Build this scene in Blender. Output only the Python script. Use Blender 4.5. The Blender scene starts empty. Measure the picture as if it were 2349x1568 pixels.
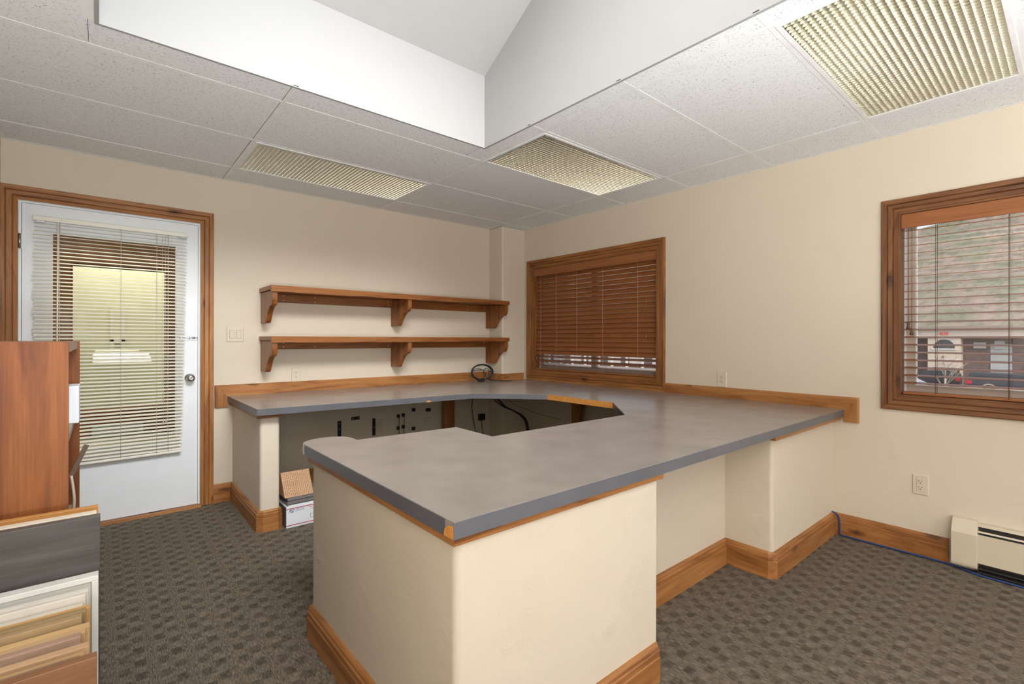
import bpy, bmesh, math, random
from mathutils import Vector, Matrix
random.seed(7)
PI = math.pi
S = bpy.context.scene
COL = S.collection
R = math.radians

# ------------------------------------------------------------------ camera
CAM = (-3.5743, -4.2249, 1.2293)
a_, r_ = 0.70449, 0.00195
cam_d = bpy.data.cameras.new('camera')
cam = bpy.data.objects.new('camera', cam_d); COL.objects.link(cam)
fw = Vector((math.sin(a_), math.cos(a_), 0)); rt = Vector((math.cos(a_), -math.sin(a_), 0)); up = Vector((0, 0, 1))
rt2 = rt*math.cos(r_) + up*math.sin(r_); up2 = -rt*math.sin(r_) + up*math.cos(r_)
M4 = Matrix((rt2, up2, -fw)).transposed().to_4x4(); M4.translation = CAM
cam.matrix_world = M4
cam_d.sensor_width = 36; cam_d.lens = 1110.547/2349*36
cam_d.shift_y = -(784-778.68)/2349
cam_d.clip_start = 0.05; cam_d.clip_end = 3000
S.camera = cam

# ------------------------------------------------------------------ world, lights, exposure
W = bpy.data.worlds.new('sky'); S.world = W; W.use_nodes = True
wn = W.node_tree.nodes; wl = W.node_tree.links
sky = wn.new('ShaderNodeTexSky'); sky.sky_type = 'NISHITA'; sky.sun_disc = False
sky.sun_elevation = R(42); sky.sun_rotation = R(215); sky.air_density = 1.0; sky.dust_density = 3.5; sky.ozone_density = 1.0
hsv = wn.new('ShaderNodeHueSaturation'); hsv.inputs['Saturation'].default_value = 0.45
wl.new(sky.outputs[0], hsv.inputs['Color']); wl.new(hsv.outputs[0], wn['Background'].inputs[0])
wn['Background'].inputs[1].default_value = 0.26
S.view_settings.view_transform = 'Standard'; S.view_settings.look = 'None'
S.view_settings.gamma = 1.0; S.view_settings.use_curve_mapping = False
S.view_settings.exposure = 0.14

def area(name, loc, direction, sx, sy, power, col):
    l = bpy.data.lights.new(name, 'AREA'); l.shape = 'RECTANGLE'; l.size = sx; l.size_y = sy
    l.energy = power; l.color = col
    o = bpy.data.objects.new(name, l); COL.objects.link(o); o.location = loc
    o.rotation_euler = Vector(direction).to_track_quat('-Z', 'Y').to_euler()
    return o
# daylight through the skylight on the far slope of the shaft and the wide window beside the camera; the rest are added fills
area('skylight_daylight', (-2.9, -4.16, 3.22), (0.12, 0.82, -0.57), 1.7, 0.8, 38, (0.97, 0.99, 1.0)).data.spread = R(80)
area('side_window_daylight', (0.30, -4.80, 1.45), (-1, 0.40, -0.08), 0.85, 0.95, 44, (0.88, 0.95, 1.0))
area('near_wall_fill', (-1.9, -7.05, 1.2), (0, 1, 0.15), 3.0, 1.5, 6, (0.95, 0.98, 1.0))  # added fill outside an invented opening in the unseen near wall
area('room_up_fill', (-2.5, -5.5, 0.92), (0, 0.0, 1), 2.6, 1.4, 82, (0.95, 0.98, 1.0))  # added up-facing fill behind the camera, brightens the ceiling
area('aisle_up_fill', (-3.45, -4.78, 0.95), (0, 0.2, 1), 0.9, 0.7, 100, (0.95, 0.98, 1.0))  # second added up-facing fill, for the left ceiling and far wall
area('left_side_fill', (-4.02, -5.6, 1.1), (1, 0.45, 0.1), 1.4, 1.4, 20, (0.95, 0.98, 1.0))  # added fill from the left, no window in that wall
area('hall_fill', (-3.4, 0.45, 2.36), (0, 0, -1), 0.9, 0.3, 9, (1.0, 0.95, 0.85))  # added fill to brighten the hall, no lamp seen there
area('back_room_fill', (-3.4, 1.80, 2.36), (0, 0, -1), 1.2, 0.5, 15, (1.0, 0.97, 0.90))  # added fill for the yellow wall beyond the hall window

# ------------------------------------------------------------------ node helpers
class NT:
    def __init__(s, name):
        s.m = bpy.data.materials.new(name); s.m.use_nodes = True
        s.n = s.m.node_tree.nodes; s.l = s.m.node_tree.links
        s.b = s.n['Principled BSDF']; s.out = s.n['Material Output']
    def put(s, sock, v):
        if hasattr(v, 'is_linked') or isinstance(v, bpy.types.NodeSocket): s.l.new(v, sock)
        else: sock.default_value = v
    def math(s, op, a, b=0.0, c=None):
        n = s.n.new('ShaderNodeMath'); n.operation = op; s.put(n.inputs[0], a); s.put(n.inputs[1], b)
        if c is not None: s.put(n.inputs[2], c)
        return n.outputs[0]
    def coord(s, scale=(1, 1, 1), loc=(0, 0, 0), rot=(0, 0, 0)):
        t = s.n.new('ShaderNodeTexCoord'); m = s.n.new('ShaderNodeMapping')
        m.inputs['Scale'].default_value = scale; m.inputs['Location'].default_value = loc; m.inputs['Rotation'].default_value = rot
        s.l.new(t.outputs['Object'], m.inputs[0]); return m.outputs[0]
    def noise(s, vec, scale, detail=3, rough=0.55, dist=0.0):
        n = s.n.new('ShaderNodeTexNoise'); s.l.new(vec, n.inputs['Vector'])
        n.inputs['Scale'].default_value = scale; n.inputs['Detail'].default_value = detail
        n.inputs['Roughness'].default_value = rough; n.inputs['Distortion'].default_value = dist
        return n.outputs['Fac']
    def ramp(s, fac, stops):
        n = s.n.new('ShaderNodeValToRGB'); s.l.new(fac, n.inputs[0]); e = n.color_ramp.elements
        while len(e) < len(stops): e.new(0.5)
        for i, (p, c) in enumerate(stops):
            e[i].position = p; e[i].color = (c[0], c[1], c[2], 1) if not isinstance(c, (int, float)) else (c, c, c, 1)
        return n.outputs[0]
    def maprange(s, v, a, b, c=0.0, d=1.0):
        n = s.n.new('ShaderNodeMapRange'); s.put(n.inputs[0], v)
        for i, q in enumerate((a, b, c, d)): n.inputs[i+1].default_value = q
        return n.outputs[0]
    def mix(s, f, a, b, mode='MIX'):
        n = s.n.new('ShaderNodeMix'); n.data_type = 'RGBA'; n.blend_type = mode
        s.put(n.inputs[0], f)
        for sock, v in ((n.inputs[6], a), (n.inputs[7], b)):
            if isinstance(v, tuple): sock.default_value = (*v[:3], 1)
            else: s.l.new(v, sock)
        return n.outputs[2]
    def bump(s, h, strength=0.3, dist=0.01):
        n = s.n.new('ShaderNodeBump'); n.inputs['Strength'].default_value = strength; n.inputs['Distance'].default_value = dist
        s.l.new(h, n.inputs['Height']); s.l.new(n.outputs[0], s.b.inputs['Normal'])
    def base(s, c):
        if isinstance(c, tuple): s.b.inputs['Base Color'].default_value = (*c[:3], 1)
        else: s.l.new(c, s.b.inputs['Base Color'])
    def set(s, rough=0.5, metal=0.0, spec=0.5):
        s.b.inputs['Roughness'].default_value = rough; s.b.inputs['Metallic'].default_value = metal
        s.b.inputs['Specular IOR Level'].default_value = spec; return s.m

def plain(name, c, rough=0.5, metal=0.0, var=0.06, spec=0.5, vs=9.0):
    t = NT(name); v = t.noise(t.coord(), vs, 4)
    k = [min(1, x*(1+var)) for x in c]; d = [x*(1-var) for x in c]
    t.base(t.ramp(v, [(0.3, d), (0.7, k)])); return t.set(rough, metal, spec)

def wood(name, light, mid, dark, axis, rough=0.42, knots=0.5, scale=1.0, seed=0.0):
    t = NT(name)
    st = {'x': (0.9, 9, 9), 'y': (9, 0.9, 9), 'z': (9, 9, 0.9)}[axis]
    v = t.coord(tuple(q*scale for q in st), (seed, seed*1.7, seed*0.6))
    n1 = t.noise(v, 1.6, 5, 0.6, 1.4)
    fine = {'x': (3, 160, 160), 'y': (160, 3, 160), 'z': (160, 160, 3)}[axis]
    n2 = t.noise(t.coord(fine), 1.0, 3, 0.6)
    c = t.ramp(n1, [(0.28, dark), (0.45, mid), (0.68, light)])
    c = t.mix(t.maprange(n2, 0.35, 0.72, 0.0, 0.45), c, tuple(x*0.55 for x in mid))
    if knots > 0:
        kv = {'x': (1.5, 4.2, 4.2), 'y': (4.2, 1.5, 4.2), 'z': (4.2, 4.2, 1.5)}[axis]
        vo = t.n.new('ShaderNodeTexVoronoi'); vo.feature = 'F1'; vo.inputs['Scale'].default_value = 1.7
        nz = t.n.new('ShaderNodeTexNoise'); nz.inputs['Scale'].default_value = 14
        kc = t.coord(kv, (seed*2.3, seed, 0.4)); t.l.new(kc, nz.inputs['Vector'])
        ad = t.n.new('ShaderNodeVectorMath'); ad.operation = 'MULTIPLY_ADD'
        t.l.new(nz.outputs['Color'], ad.inputs[0]); ad.inputs[1].default_value = (0.09, 0.09, 0.09); t.l.new(kc, ad.inputs[2])
        t.l.new(ad.outputs[0], vo.inputs['Vector'])
        f = t.maprange(vo.outputs['Distance'], 0.06, 0.16, knots, 0.0)
        c = t.mix(f, c, (0.035, 0.016, 0.008))
    t.base(c); t.bump(n1, 0.12, 0.004)
    return t.set(rough, 0, 0.32)

def wood3(name, l, m, d, **k):
    return {a: wood(name+'_'+a, l, m, d, a, **k) for a in 'xyz'}

# trim: knotty alder
TR = wood3('alder_trim', (0.48, 0.22, 0.072), (0.34, 0.138, 0.041), (0.165, 0.055, 0.015), knots=0.85)
TRD = wood3('window_trim', (0.27, 0.115, 0.042), (0.165, 0.064, 0.023), (0.06, 0.022, 0.009), seed=3.1, knots=0.9)
SH = wood3('shelf_wood', (0.37, 0.145, 0.04), (0.25, 0.085, 0.021), (0.12, 0.034, 0.008), rough=0.33, knots=0.35)
SLATW = wood('blind_wood', (0.35, 0.13, 0.046), (0.30, 0.108, 0.036), (0.23, 0.076, 0.024), 'y', rough=0.38, knots=0)
CAB = wood('bookcase_laminate', (0.27, 0.088, 0.020), (0.165, 0.046, 0.010), (0.065, 0.016, 0.004), 'z', rough=0.55, knots=0.25, scale=0.9)

def m_wall(name, c, bumps=0.4):
    t = NT(name); v = t.coord()
    n = t.noise(v, 1.3, 3, 0.5); c1 = t.ramp(n, [(0.3, tuple(x*0.96 for x in c)), (0.7, c)])
    t.base(c1)
    a = t.noise(v, 3.2, 6, 0.6, 0.8); b = t.noise(t.coord((1, 1, 1), (3, 1, 2)), 34, 4, 0.65, 1.8)
    blot = t.maprange(t.noise(v, 4.5, 2), 0.58, 0.68)
    h = t.math('ADD', a, t.math('MULTIPLY', b, t.math('MULTIPLY', blot, 0.7)))
    t.bump(h, bumps, 0.012); return t.set(0.62, 0, 0.35)
WALL = m_wall('cream_plaster', (0.655, 0.568, 0.452))
WHITEW = m_wall('white_plaster', (0.34, 0.335, 0.326), 0.12)
HALLW = plain('hall_yellow_paint', (0.68, 0.66, 0.52), 0.6)
OUTW = plain('outer_stucco', (0.5, 0.45, 0.4), 0.8)

def m_carpet():
    t = NT('carpet_weave')
    tc = t.n.new('ShaderNodeTexCoord'); sp = t.n.new('ShaderNodeSeparateXYZ'); t.l.new(tc.outputs['Object'], sp.inputs[0])
    X, Y = sp.outputs[0], sp.outputs[1]
    wob = t.math('MULTIPLY', t.math('SUBTRACT', t.noise(t.coord(), 45, 2), 0.5), 0.014)
    def lattice(P, Q, p0, q0):   # pairs along Q
        P = t.math('ADD', P, wob); Q = t.math('ADD', Q, wob)
        out = None
        for off_p, off_q in ((0.0, 0.0), (0.031, 0.047)):
            q = t.math('FRACT', t.math('ADD', t.math('DIVIDE', t.math('SUBTRACT', Q, q0+off_q), 0.1175), 100.5))
            p = t.math('FRACT', t.math('ADD', t.math('DIVIDE', t.math('SUBTRACT', P, p0+off_p), 0.0945), 100.5))
            dq = t.math('ABSOLUTE', t.math('SUBTRACT', q, 0.5)); dp = t.math('ABSOLUTE', t.math('SUBTRACT', p, 0.5))
            f = t.math('MULTIPLY', t.maprange(dq, 0.12, 0.17, 1, 0), t.maprange(dp, 0.20, 0.29, 1, 0))
            out = f if out is None else t.math('MAXIMUM', out, f)
        return out
    right = lattice(X, Y, -1.27, -3.093); left = lattice(Y, X, -0.338, -3.387)
    sel = t.math('GREATER_THAN', X, -2.3)
    blk = t.math('ADD', t.math('MULTIPLY', right, sel), t.math('MULTIPLY', left, t.math('SUBTRACT', 1.0, sel)))
    yarn = t.noise(t.coord((260, 38, 1)), 1.0, 4, 0.75)
    spk = t.noise(t.coord(), 420, 2, 0.7)
    mott = t.noise(t.coord((1, 1, 1), (4, 2, 0)), 16, 3)
    basec = t.ramp(yarn, [(0.30, (0.040, 0.032, 0.024)), (0.50, (0.155, 0.127, 0.095)), (0.70, (0.35, 0.29, 0.225))])
    darkc = t.ramp(yarn, [(0.35, (0.032, 0.025, 0.020)), (0.7, (0.145, 0.114, 0.088))])
    rl = lattice(X, Y, -1.27+0.047, -3.093); ll = lattice(Y, X, -0.338+0.047, -3.387)
    lgt = t.math('ADD', t.math('MULTIPLY', rl, sel), t.math('MULTIPLY', ll, t.math('SUBTRACT', 1.0, sel)))
    c = t.mix(t.math('MULTIPLY', blk, t.maprange(mott, 0.3, 0.65, 0.3, 0.85)), basec, darkc)
    c = t.mix(t.math('MULTIPLY', lgt, t.maprange(mott, 0.35, 0.65, 0.32, 0.03)), c, (0.30, 0.25, 0.195))
    lines = t.math('FRACT', t.math('MULTIPLY', X, 1/0.1175))
    ln = t.maprange(t.math('ABSOLUTE', t.math('SUBTRACT', lines, 0.5)), 0.44, 0.49, 0.0, 0.35)
    c = t.mix(ln, c, (0.20, 0.16, 0.12))
    c = t.mix(t.maprange(spk, 0.4, 0.7, 0.0, 0.35), c, (0.035, 0.028, 0.022))
    t.base(c); t.bump(yarn, 0.5, 0.004); return t.set(0.95, 0, 0.1)
CARPET = m_carpet()

def m_tile():
    t = NT('fissured_tile')
    v = t.coord(); nz = t.n.new('ShaderNodeTexNoise'); nz.inputs['Scale'].default_value = 22; t.l.new(v, nz.inputs['Vector'])
    ad = t.n.new('ShaderNodeVectorMath'); ad.operation = 'MULTIPLY_ADD'
    t.l.new(nz.outputs['Color'], ad.inputs[0]); ad.inputs[1].default_value = (0.05, 0.05, 0); t.l.new(v, ad.inputs[2])
    mp = t.n.new('ShaderNodeMapping'); mp.inputs['Scale'].default_value = (62, 150, 1); mp.inputs['Rotation'].default_value = (0, 0, 0.7)
    t.l.new(ad.outputs[0], mp.inputs[0])
    vo = t.n.new('ShaderNodeTexVoronoi'); vo.voronoi_dimensions = '2D'; vo.inputs['Scale'].default_value = 1.0; t.l.new(mp.outputs[0], vo.inputs['Vector'])
    keep = t.math('GREATER_THAN', t.noise(t.coord((1, 1, 1), (9, 3, 0)), 55, 1), 0.5)
    f = t.math('MULTIPLY', t.maprange(vo.outputs['Distance'], 0.10, 0.22, 0.8, 0), keep)
    spk = t.maprange(t.noise(t.coord(), 260, 2), 0.66, 0.72, 0, 0.5)
    c = t.mix(f, (0.78, 0.785, 0.785), (0.20, 0.19, 0.175)); c = t.mix(spk, c, (0.5, 0.49, 0.47))
    t.base(c); return t.set(0.9, 0, 0.1)
TILE = m_tile()
GRIDM = plain('painted_grid', (0.78, 0.78, 0.78), 0.45)
BLACKGAP = plain('dark_void', (0.02, 0.018, 0.016), 0.9)

def m_laminate(name, c, rough, speck=0.10):
    t = NT(name); v = t.coord()
    n = t.noise(v, 6, 4); f = t.noise(v, 240, 2, 0.8)
    b = t.ramp(n, [(0.3, tuple(x*0.9 for x in c)), (0.7, tuple(x*1.1 for x in c))])
    b = t.mix(t.maprange(f, 0.3, 0.7, 0, speck*3), b, tuple(x*0.6 for x in c))
    s1 = t.noise(t.coord((7, 60, 1), (1, 5, 0), (0, 0, 0.5)), 2.0, 3, 0.6, 0.8)
    s2 = t.noise(v, 2.2, 2)
    scr = t.math('MULTIPLY', t.maprange(s1, 0.74, 0.80, 0, 1), t.maprange(s2, 0.52, 0.6, 0, 0.4))
    b = t.mix(scr, b, tuple(min(0.62, x*1.45) for x in c))
    t.base(b)
    t.b.inputs['Roughness'].default_value = rough
    t.b.inputs['Specular IOR Level'].default_value = 0.5
    return t.m
LAM = m_laminate('grey_laminate_top', (0.30, 0.262, 0.232), 0.24)
LAME = m_laminate('grey_laminate_edge', (0.110, 0.110, 0.122), 0.36, 0.14)
CORE = plain('exposed_chipboard', (0.55, 0.23, 0.045), 0.8, var=0.2, vs=60)
PWHITE = plain('door_white_paint', (0.80, 0.83, 0.85), 0.38, var=0.02)
VINYL = plain('cream_vinyl', (0.82, 0.79, 0.69), 0.35, var=0.03)
CORD = plain('cord_cream', (0.62, 0.55, 0.44), 0.7)
CORDD = plain('cord_brown', (0.10, 0.05, 0.03), 0.7)
PLATE = plain('ivory_plate', (0.62, 0.54, 0.42), 0.35, var=0.03)
SLOT = plain('outlet_slot', (0.02, 0.015, 0.012), 0.6)
BLK = plain('black_plastic', (0.012, 0.012, 0.014), 0.4)
BLKM = plain('black_metal', (0.014, 0.012, 0.012), 0.5, 0.3)
CHROME = plain('chrome', (0.55, 0.56, 0.58), 0.14, 1.0, var=0.02)
SCREW = plain('screw_head', (0.7, 0.68, 0.62), 0.4, 0.4)
STEEL = plain('hinge_steel', (0.45, 0.43, 0.42), 0.3, 1.0)
LOUV = plain('louver_aluminium', (0.75, 0.74, 0.68), 0.18, 1.0, var=0.01)
HOUS = plain('fixture_housing', (0.06, 0.055, 0.04), 0.4, 0.0)
TUBE = plain('unlit_lamp_tube', (0.4, 0.4, 0.38), 0.3)
HEATM = plain('heater_enamel', (0.60, 0.52, 0.39), 0.45, var=0.03)
HEATD = plain('heater_fins', (0.10, 0.09, 0.09), 0.4, 0.6)
BLUE = plain('blue_cable_sheath', (0.012, 0.045, 0.17), 0.45)
SASH = plain('sash_taupe', (0.46, 0.37, 0.31), 0.5)
SASHW = plain('sash_white', (0.72, 0.68, 0.64), 0.5)
MAILW = plain('white_board', (0.74, 0.76, 0.79), 0.55, var=0.02)
RED = plain('red_print', (0.45, 0.02, 0.035), 0.5)
NAVY = plain('navy_print', (0.015, 0.07, 0.17), 0.5)
GREYP = plain('grey_flat_board', (0.19, 0.175, 0.18), 0.7)
KRAFT = plain('kraft_board', (0.50, 0.30, 0.165), 0.75, var=0.05)
KRINK = plain('brown_print', (0.16, 0.075, 0.035), 0.7)

def m_glass(name, tint=(1, 1, 1), refl=0.06, fk=0.8):
    t = NT(name); t.n.remove(t.b)
    tr = t.n.new('ShaderNodeBsdfTransparent'); tr.inputs[0].default_value = (*tint, 1)
    gl = t.n.new('ShaderNodeBsdfGlossy'); gl.inputs['Roughness'].default_value = 0.01
    fr = t.n.new('ShaderNodeFresnel'); fr.inputs[0].default_value = 1.45
    mx = t.n.new('ShaderNodeMixShader'); t.l.new(t.math('ADD', t.math('MULTIPLY', fr.outputs[0], fk), refl-0.04), mx.inputs[0])
    t.l.new(tr.outputs[0], mx.inputs[1]); t.l.new(gl.outputs[0], mx.inputs[2]); t.l.new(mx.outputs[0], t.out.inputs[0])
    return t.m
GLASS = m_glass('window_glass')
GLASSD = m_glass('door_glass', (0.96, 0.96, 0.92), 0.04, 0.25)

# ------------------------------------------------------------------ mesh helpers
def bm_(): return bmesh.new()
def box(bm, x0, x1, y0, y1, z0, z1, mi=0):
    vs = [bm.verts.new((x, y, z)) for x in (x0, x1) for y in (y0, y1) for z in (z0, z1)]
    for f in ((0, 1, 3, 2), (4, 6, 7, 5), (0, 4, 5, 1), (2, 3, 7, 6), (0, 2, 6, 4), (1, 5, 7, 3)):
        q = bm.faces.new([vs[i] for i in f]); q.material_index = mi
    return vs
def obox(bm, c, ux, uy, uz, hx, hy, hz, mi=0):
    c, ux, uy, uz = Vector(c), Vector(ux).normalized(), Vector(uy).normalized(), Vector(uz).normalized()
    vs = [bm.verts.new(c+ux*hx*i+uy*hy*j+uz*hz*k) for i in (-1, 1) for j in (-1, 1) for k in (-1, 1)]
    for f in ((0, 1, 3, 2), (4, 6, 7, 5), (0, 4, 5, 1), (2, 3, 7, 6), (0, 2, 6, 4), (1, 5, 7, 3)):
        q = bm.faces.new([vs[i] for i in f]); q.material_index = mi
def prism(bm, pts, h0, h1, mp=lambda p, q, h: (p, q, h), mi=0):
    a = [bm.verts.new(mp(p, q, h0)) for p, q in pts]; b = [bm.verts.new(mp(p, q, h1)) for p, q in pts]
    n = len(pts)
    bm.faces.new(a[::-1]).material_index = mi; bm.faces.new(b).material_index = mi
    for i in range(n):
        bm.faces.new([a[i], a[(i+1) % n], b[(i+1) % n], b[i]]).material_index = mi
def sweep(bm, path, prof, mp, closed=False, mi=lambda i: 0, cap=True):
    """path: 2D points; prof: (offset to the left of travel, height); mitred corners"""
    n = len(path); P = [Vector(p) for p in path]; offs = []
    for i in range(n):
        d1 = (P[i]-P[i-1]).normalized() if (closed or i > 0) else (P[1]-P[0]).normalized()
        d2 = (P[(i+1) % n]-P[i]).normalized() if (closed or i < n-1) else d1
        n1, n2 = Vector((-d1.y, d1.x)), Vector((-d2.y, d2.x))
        offs.append((n1+n2)/(1+n1.dot(n2)))
    rings = [[bm.verts.new(mp(P[i].x+offs[i].x*d, P[i].y+offs[i].y*d, h)) for d, h in prof] for i in range(n)]
    m = len(prof)
    for i in range(n if closed else n-1):
        A, B = rings[i], rings[(i+1) % n]
        for j in range(m):
            f = bm.faces.new([A[j], A[(j+1) % m], B[(j+1) % m], B[j]]); f.material_index = mi(i)
    if not closed and cap:
        bm.faces.new(rings[0][::-1]).material_index = mi(0); bm.faces.new(rings[-1]).material_index = mi(n-2)
def cyl(bm, p0, p1, r0, r1=None, seg=16, mi=0, cap=True):
    r1 = r0 if r1 is None else r1
    p0, p1 = Vector(p0), Vector(p1); d = (p1-p0).normalized()
    u = d.orthogonal().normalized(); v = d.cross(u)
    A = [bm.verts.new(p0+(u*math.cos(t)+v*math.sin(t))*r0) for t in [2*PI*i/seg for i in range(seg)]]
    B = [bm.verts.new(p1+(u*math.cos(t)+v*math.sin(t))*r1) for t in [2*PI*i/seg for i in range(seg)]]
    for i in range(seg):
        f = bm.faces.new([A[i], A[(i+1) % seg], B[(i+1) % seg], B[i]]); f.material_index = mi; f.smooth = True
    if cap: bm.faces.new(A[::-1]).material_index = mi; bm.faces.new(B).material_index = mi
def lathe(bm, c, axis, prof, seg=24):
    c, axis = Vector(c), Vector(axis).normalized(); u = axis.orthogonal().normalized(); v = axis.cross(u)
    rings = [[bm.verts.new(c+axis*h+(u*math.cos(2*PI*i/seg)+v*math.sin(2*PI*i/seg))*r) for i in range(seg)] for r, h in prof]
    for A, B in zip(rings, rings[1:]):
        for i in range(seg):
            f = bm.faces.new([A[i], A[(i+1) % seg], B[(i+1) % seg], B[i]]); f.smooth = True
    bm.faces.new(rings[0][::-1]); bm.faces.new(rings[-1])
def tube(bm, pts, r, seg=8, sub=6):
    P = [Vector(p) for p in pts]; Q = []
    for i in range(len(P)-1):
        p0, p1, p2, p3 = P[max(i-1, 0)], P[i], P[i+1], P[min(i+2, len(P)-1)]
        for k in range(sub):
            t = k/sub
            Q.append(0.5*((2*p1)+(-p0+p2)*t+(2*p0-5*p1+4*p2-p3)*t*t+(-p0+3*p1-3*p2+p3)*t**3))
    Q.append(P[-1]); prev = None; rings = []
    for i, q in enumerate(Q):
        d = (Q[min(i+1, len(Q)-1)]-Q[max(i-1, 0)])
        d = d.normalized() if d.length > 1e-9 else Vector((0, 0, 1))
        u = d.orthogonal().normalized() if prev is None else (prev-d*prev.dot(d)).normalized()
        prev = u; v = d.cross(u)
        rings.append([bm.verts.new(q+(u*math.cos(2*PI*k/seg)+v*math.sin(2*PI*k/seg))*r) for k in range(seg)])
    for A, B in zip(rings, rings[1:]):
        for i in range(seg):
            f = bm.faces.new([A[i], A[(i+1) % seg], B[(i+1) % seg], B[i]]); f.smooth = True
    bm.faces.new(rings[0][::-1]); bm.faces.new(rings[-1])

def wloc(o):
    v = Vector((0, 0, 0))
    while o is not None: v += o.location; o = o.parent
    return v
def obj(name, bm, mats, parent=None, org=None, bevel=0.0, seg=2, label=None):
    """bm holds world coordinates; org = origin (world)"""
    pw = wloc(parent); org = Vector(org) if org is not None else pw
    bmesh.ops.recalc_face_normals(bm, faces=bm.faces)
    for v in bm.verts: v.co -= org
    me = bpy.data.meshes.new(name); bm.to_mesh(me); bm.free()
    for m in (mats if isinstance(mats, (list, tuple)) else [mats]): me.materials.append(m)
    o = bpy.data.objects.new(name, me); COL.objects.link(o)
    if parent: o.parent = parent
    o.location = org - pw
    if bevel:
        b = o.modifiers.new('bevel', 'BEVEL'); b.width = bevel; b.segments = seg; b.limit_method = 'ANGLE'; b.angle_limit = R(35)
    if label: o['label'] = label
    return o
def thing(name, loc, label, cat, group=None):
    o = bpy.data.objects.new(name, None); COL.objects.link(o); o.location = loc; o.empty_display_size = 0.1
    o['label'] = label; o['category'] = cat
    if group: o['group'] = group
    return o
def tag(o, label, cat, group=None):
    o['label'] = label; o['category'] = cat
    if group: o['group'] = group
    return o
def struct(name, bm, mats, **k):
    o = obj(name, bm, mats, **k)
    if o.parent is None: o['kind'] = 'structure'
    return o
def sempty(name, loc):
    o = bpy.data.objects.new(name, None); COL.objects.link(o); o.location = loc; o['kind'] = 'structure'; return o
def copy_tree(o, parent=None):
    c = o.copy(); COL.objects.link(c); c.parent = parent
    for ch in list(o.children): copy_tree(ch, c)
    return c
def text(name, s, size, loc, xdir, ydir, mat, parent, ext=0.01, align='LEFT'):
    cu = bpy.data.curves.new(name, 'FONT'); cu.body = s; cu.size = size; cu.extrude = ext; cu.align_x = align
    o = bpy.data.objects.new(name, cu); COL.objects.link(o); cu.materials.append(mat)
    x, y = Vector(xdir).normalized(), Vector(ydir).normalized(); z = x.cross(y)
    m = Matrix((x, y, z)).transposed().to_4x4(); m.translation = Vector(loc)-wloc(parent)
    me = bpy.data.meshes.new_from_object(o.evaluated_get(bpy.context.evaluated_depsgraph_get())); bpy.data.objects.remove(o)
    o = bpy.data.objects.new(name, me); COL.objects.link(o); o.parent = parent; o.matrix_local = m; return o

H = 2.44
XL, YN = -4.035, -6.95      # left and near walls
# ------------------------------------------------------------------ floor, walls
b = bm_(); box(b, XL-0.1, 0.1, YN-0.1, 0.12, -0.05, 0.0); struct('floor', b, CARPET)
W1 = (-1.91, -0.36, 0.895, 2.005)     # y0,y1,z0,z1 of the openings in the right wall
W2 = (-5.42, -3.525, 0.90, 1.98)
b = bm_(); T = 0.16
for y0, y1, z0, z1 in ((YN, W2[0], 0, 3.9), (W2[0], W2[1], 0, W2[2]), (W2[0], W2[1], W2[3], 3.9), (W2[1], W1[0], 0, 3.9),
                       (W1[0], W1[1], 0, W1[2]), (W1[0], W1[1], W1[3], 3.9), (W1[1], 0.0, 0, 3.9)):
    box(b, 0, T, y0, y1, z0, z1)
struct('wall_right', b, WALL)
DX0, DX1, DZ = -3.975, -3.005, 2.10
b = bm_()
box(b, XL-0.3, DX0, 0, 0.14, 0, 3.9); box(b, DX1, T, 0, 0.14, 0, 3.9); box(b, DX0, DX1, 0, 0.14, DZ, 3.9)
struct('wall_far', b, WALL)
b = bm_(); box(b, XL-0.12, XL, YN, 0.0, 0, 3.9); struct('wall_left', b, WALL)
b = bm_()
box(b, XL-0.12, -3.4, YN-0.12, YN, 0, 3.9); box(b, -0.4, T, YN-0.12, YN, 0, 3.9)
box(b, -3.4, -0.4, YN-0.12, YN, 0, 0.45); box(b, -3.4, -0.4, YN-0.12, YN, 2.2, 3.9)
struct('wall_near', b, WALL)
# boxed column in the corner, bull-nosed
def rounded(pts, r, which, n=5):
    out = []; N = len(pts)
    for i, p in enumerate(pts):
        if i not in which: out.append(p); continue
        p = Vector(p); a = (Vector(pts[i-1])-p).normalized(); c = (Vector(pts[(i+1) % N])-p).normalized()
        s, e = p+a*r, p+c*r; cen = p+(a+c)*r
        for k in range(n+1):
            t = k/n; q = s.lerp(e, t); d = (q-cen)
            out.append(tuple(cen+d.normalized()*r))
    return out
def smooth_verticals(o, ang=30):
    for p in o.data.polygons: p.use_smooth = True
    o.data.set_sharp_from_angle(angle=R(ang))
b = bm_(); prism(b, rounded([(-0.313, 0), (-0.313, -0.228), (0, -0.228), (0, 0)], 0.018, {1}), 0, H-0.004)
o = struct('wall_corner', b, WALL); smooth_verticals(o)

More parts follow.
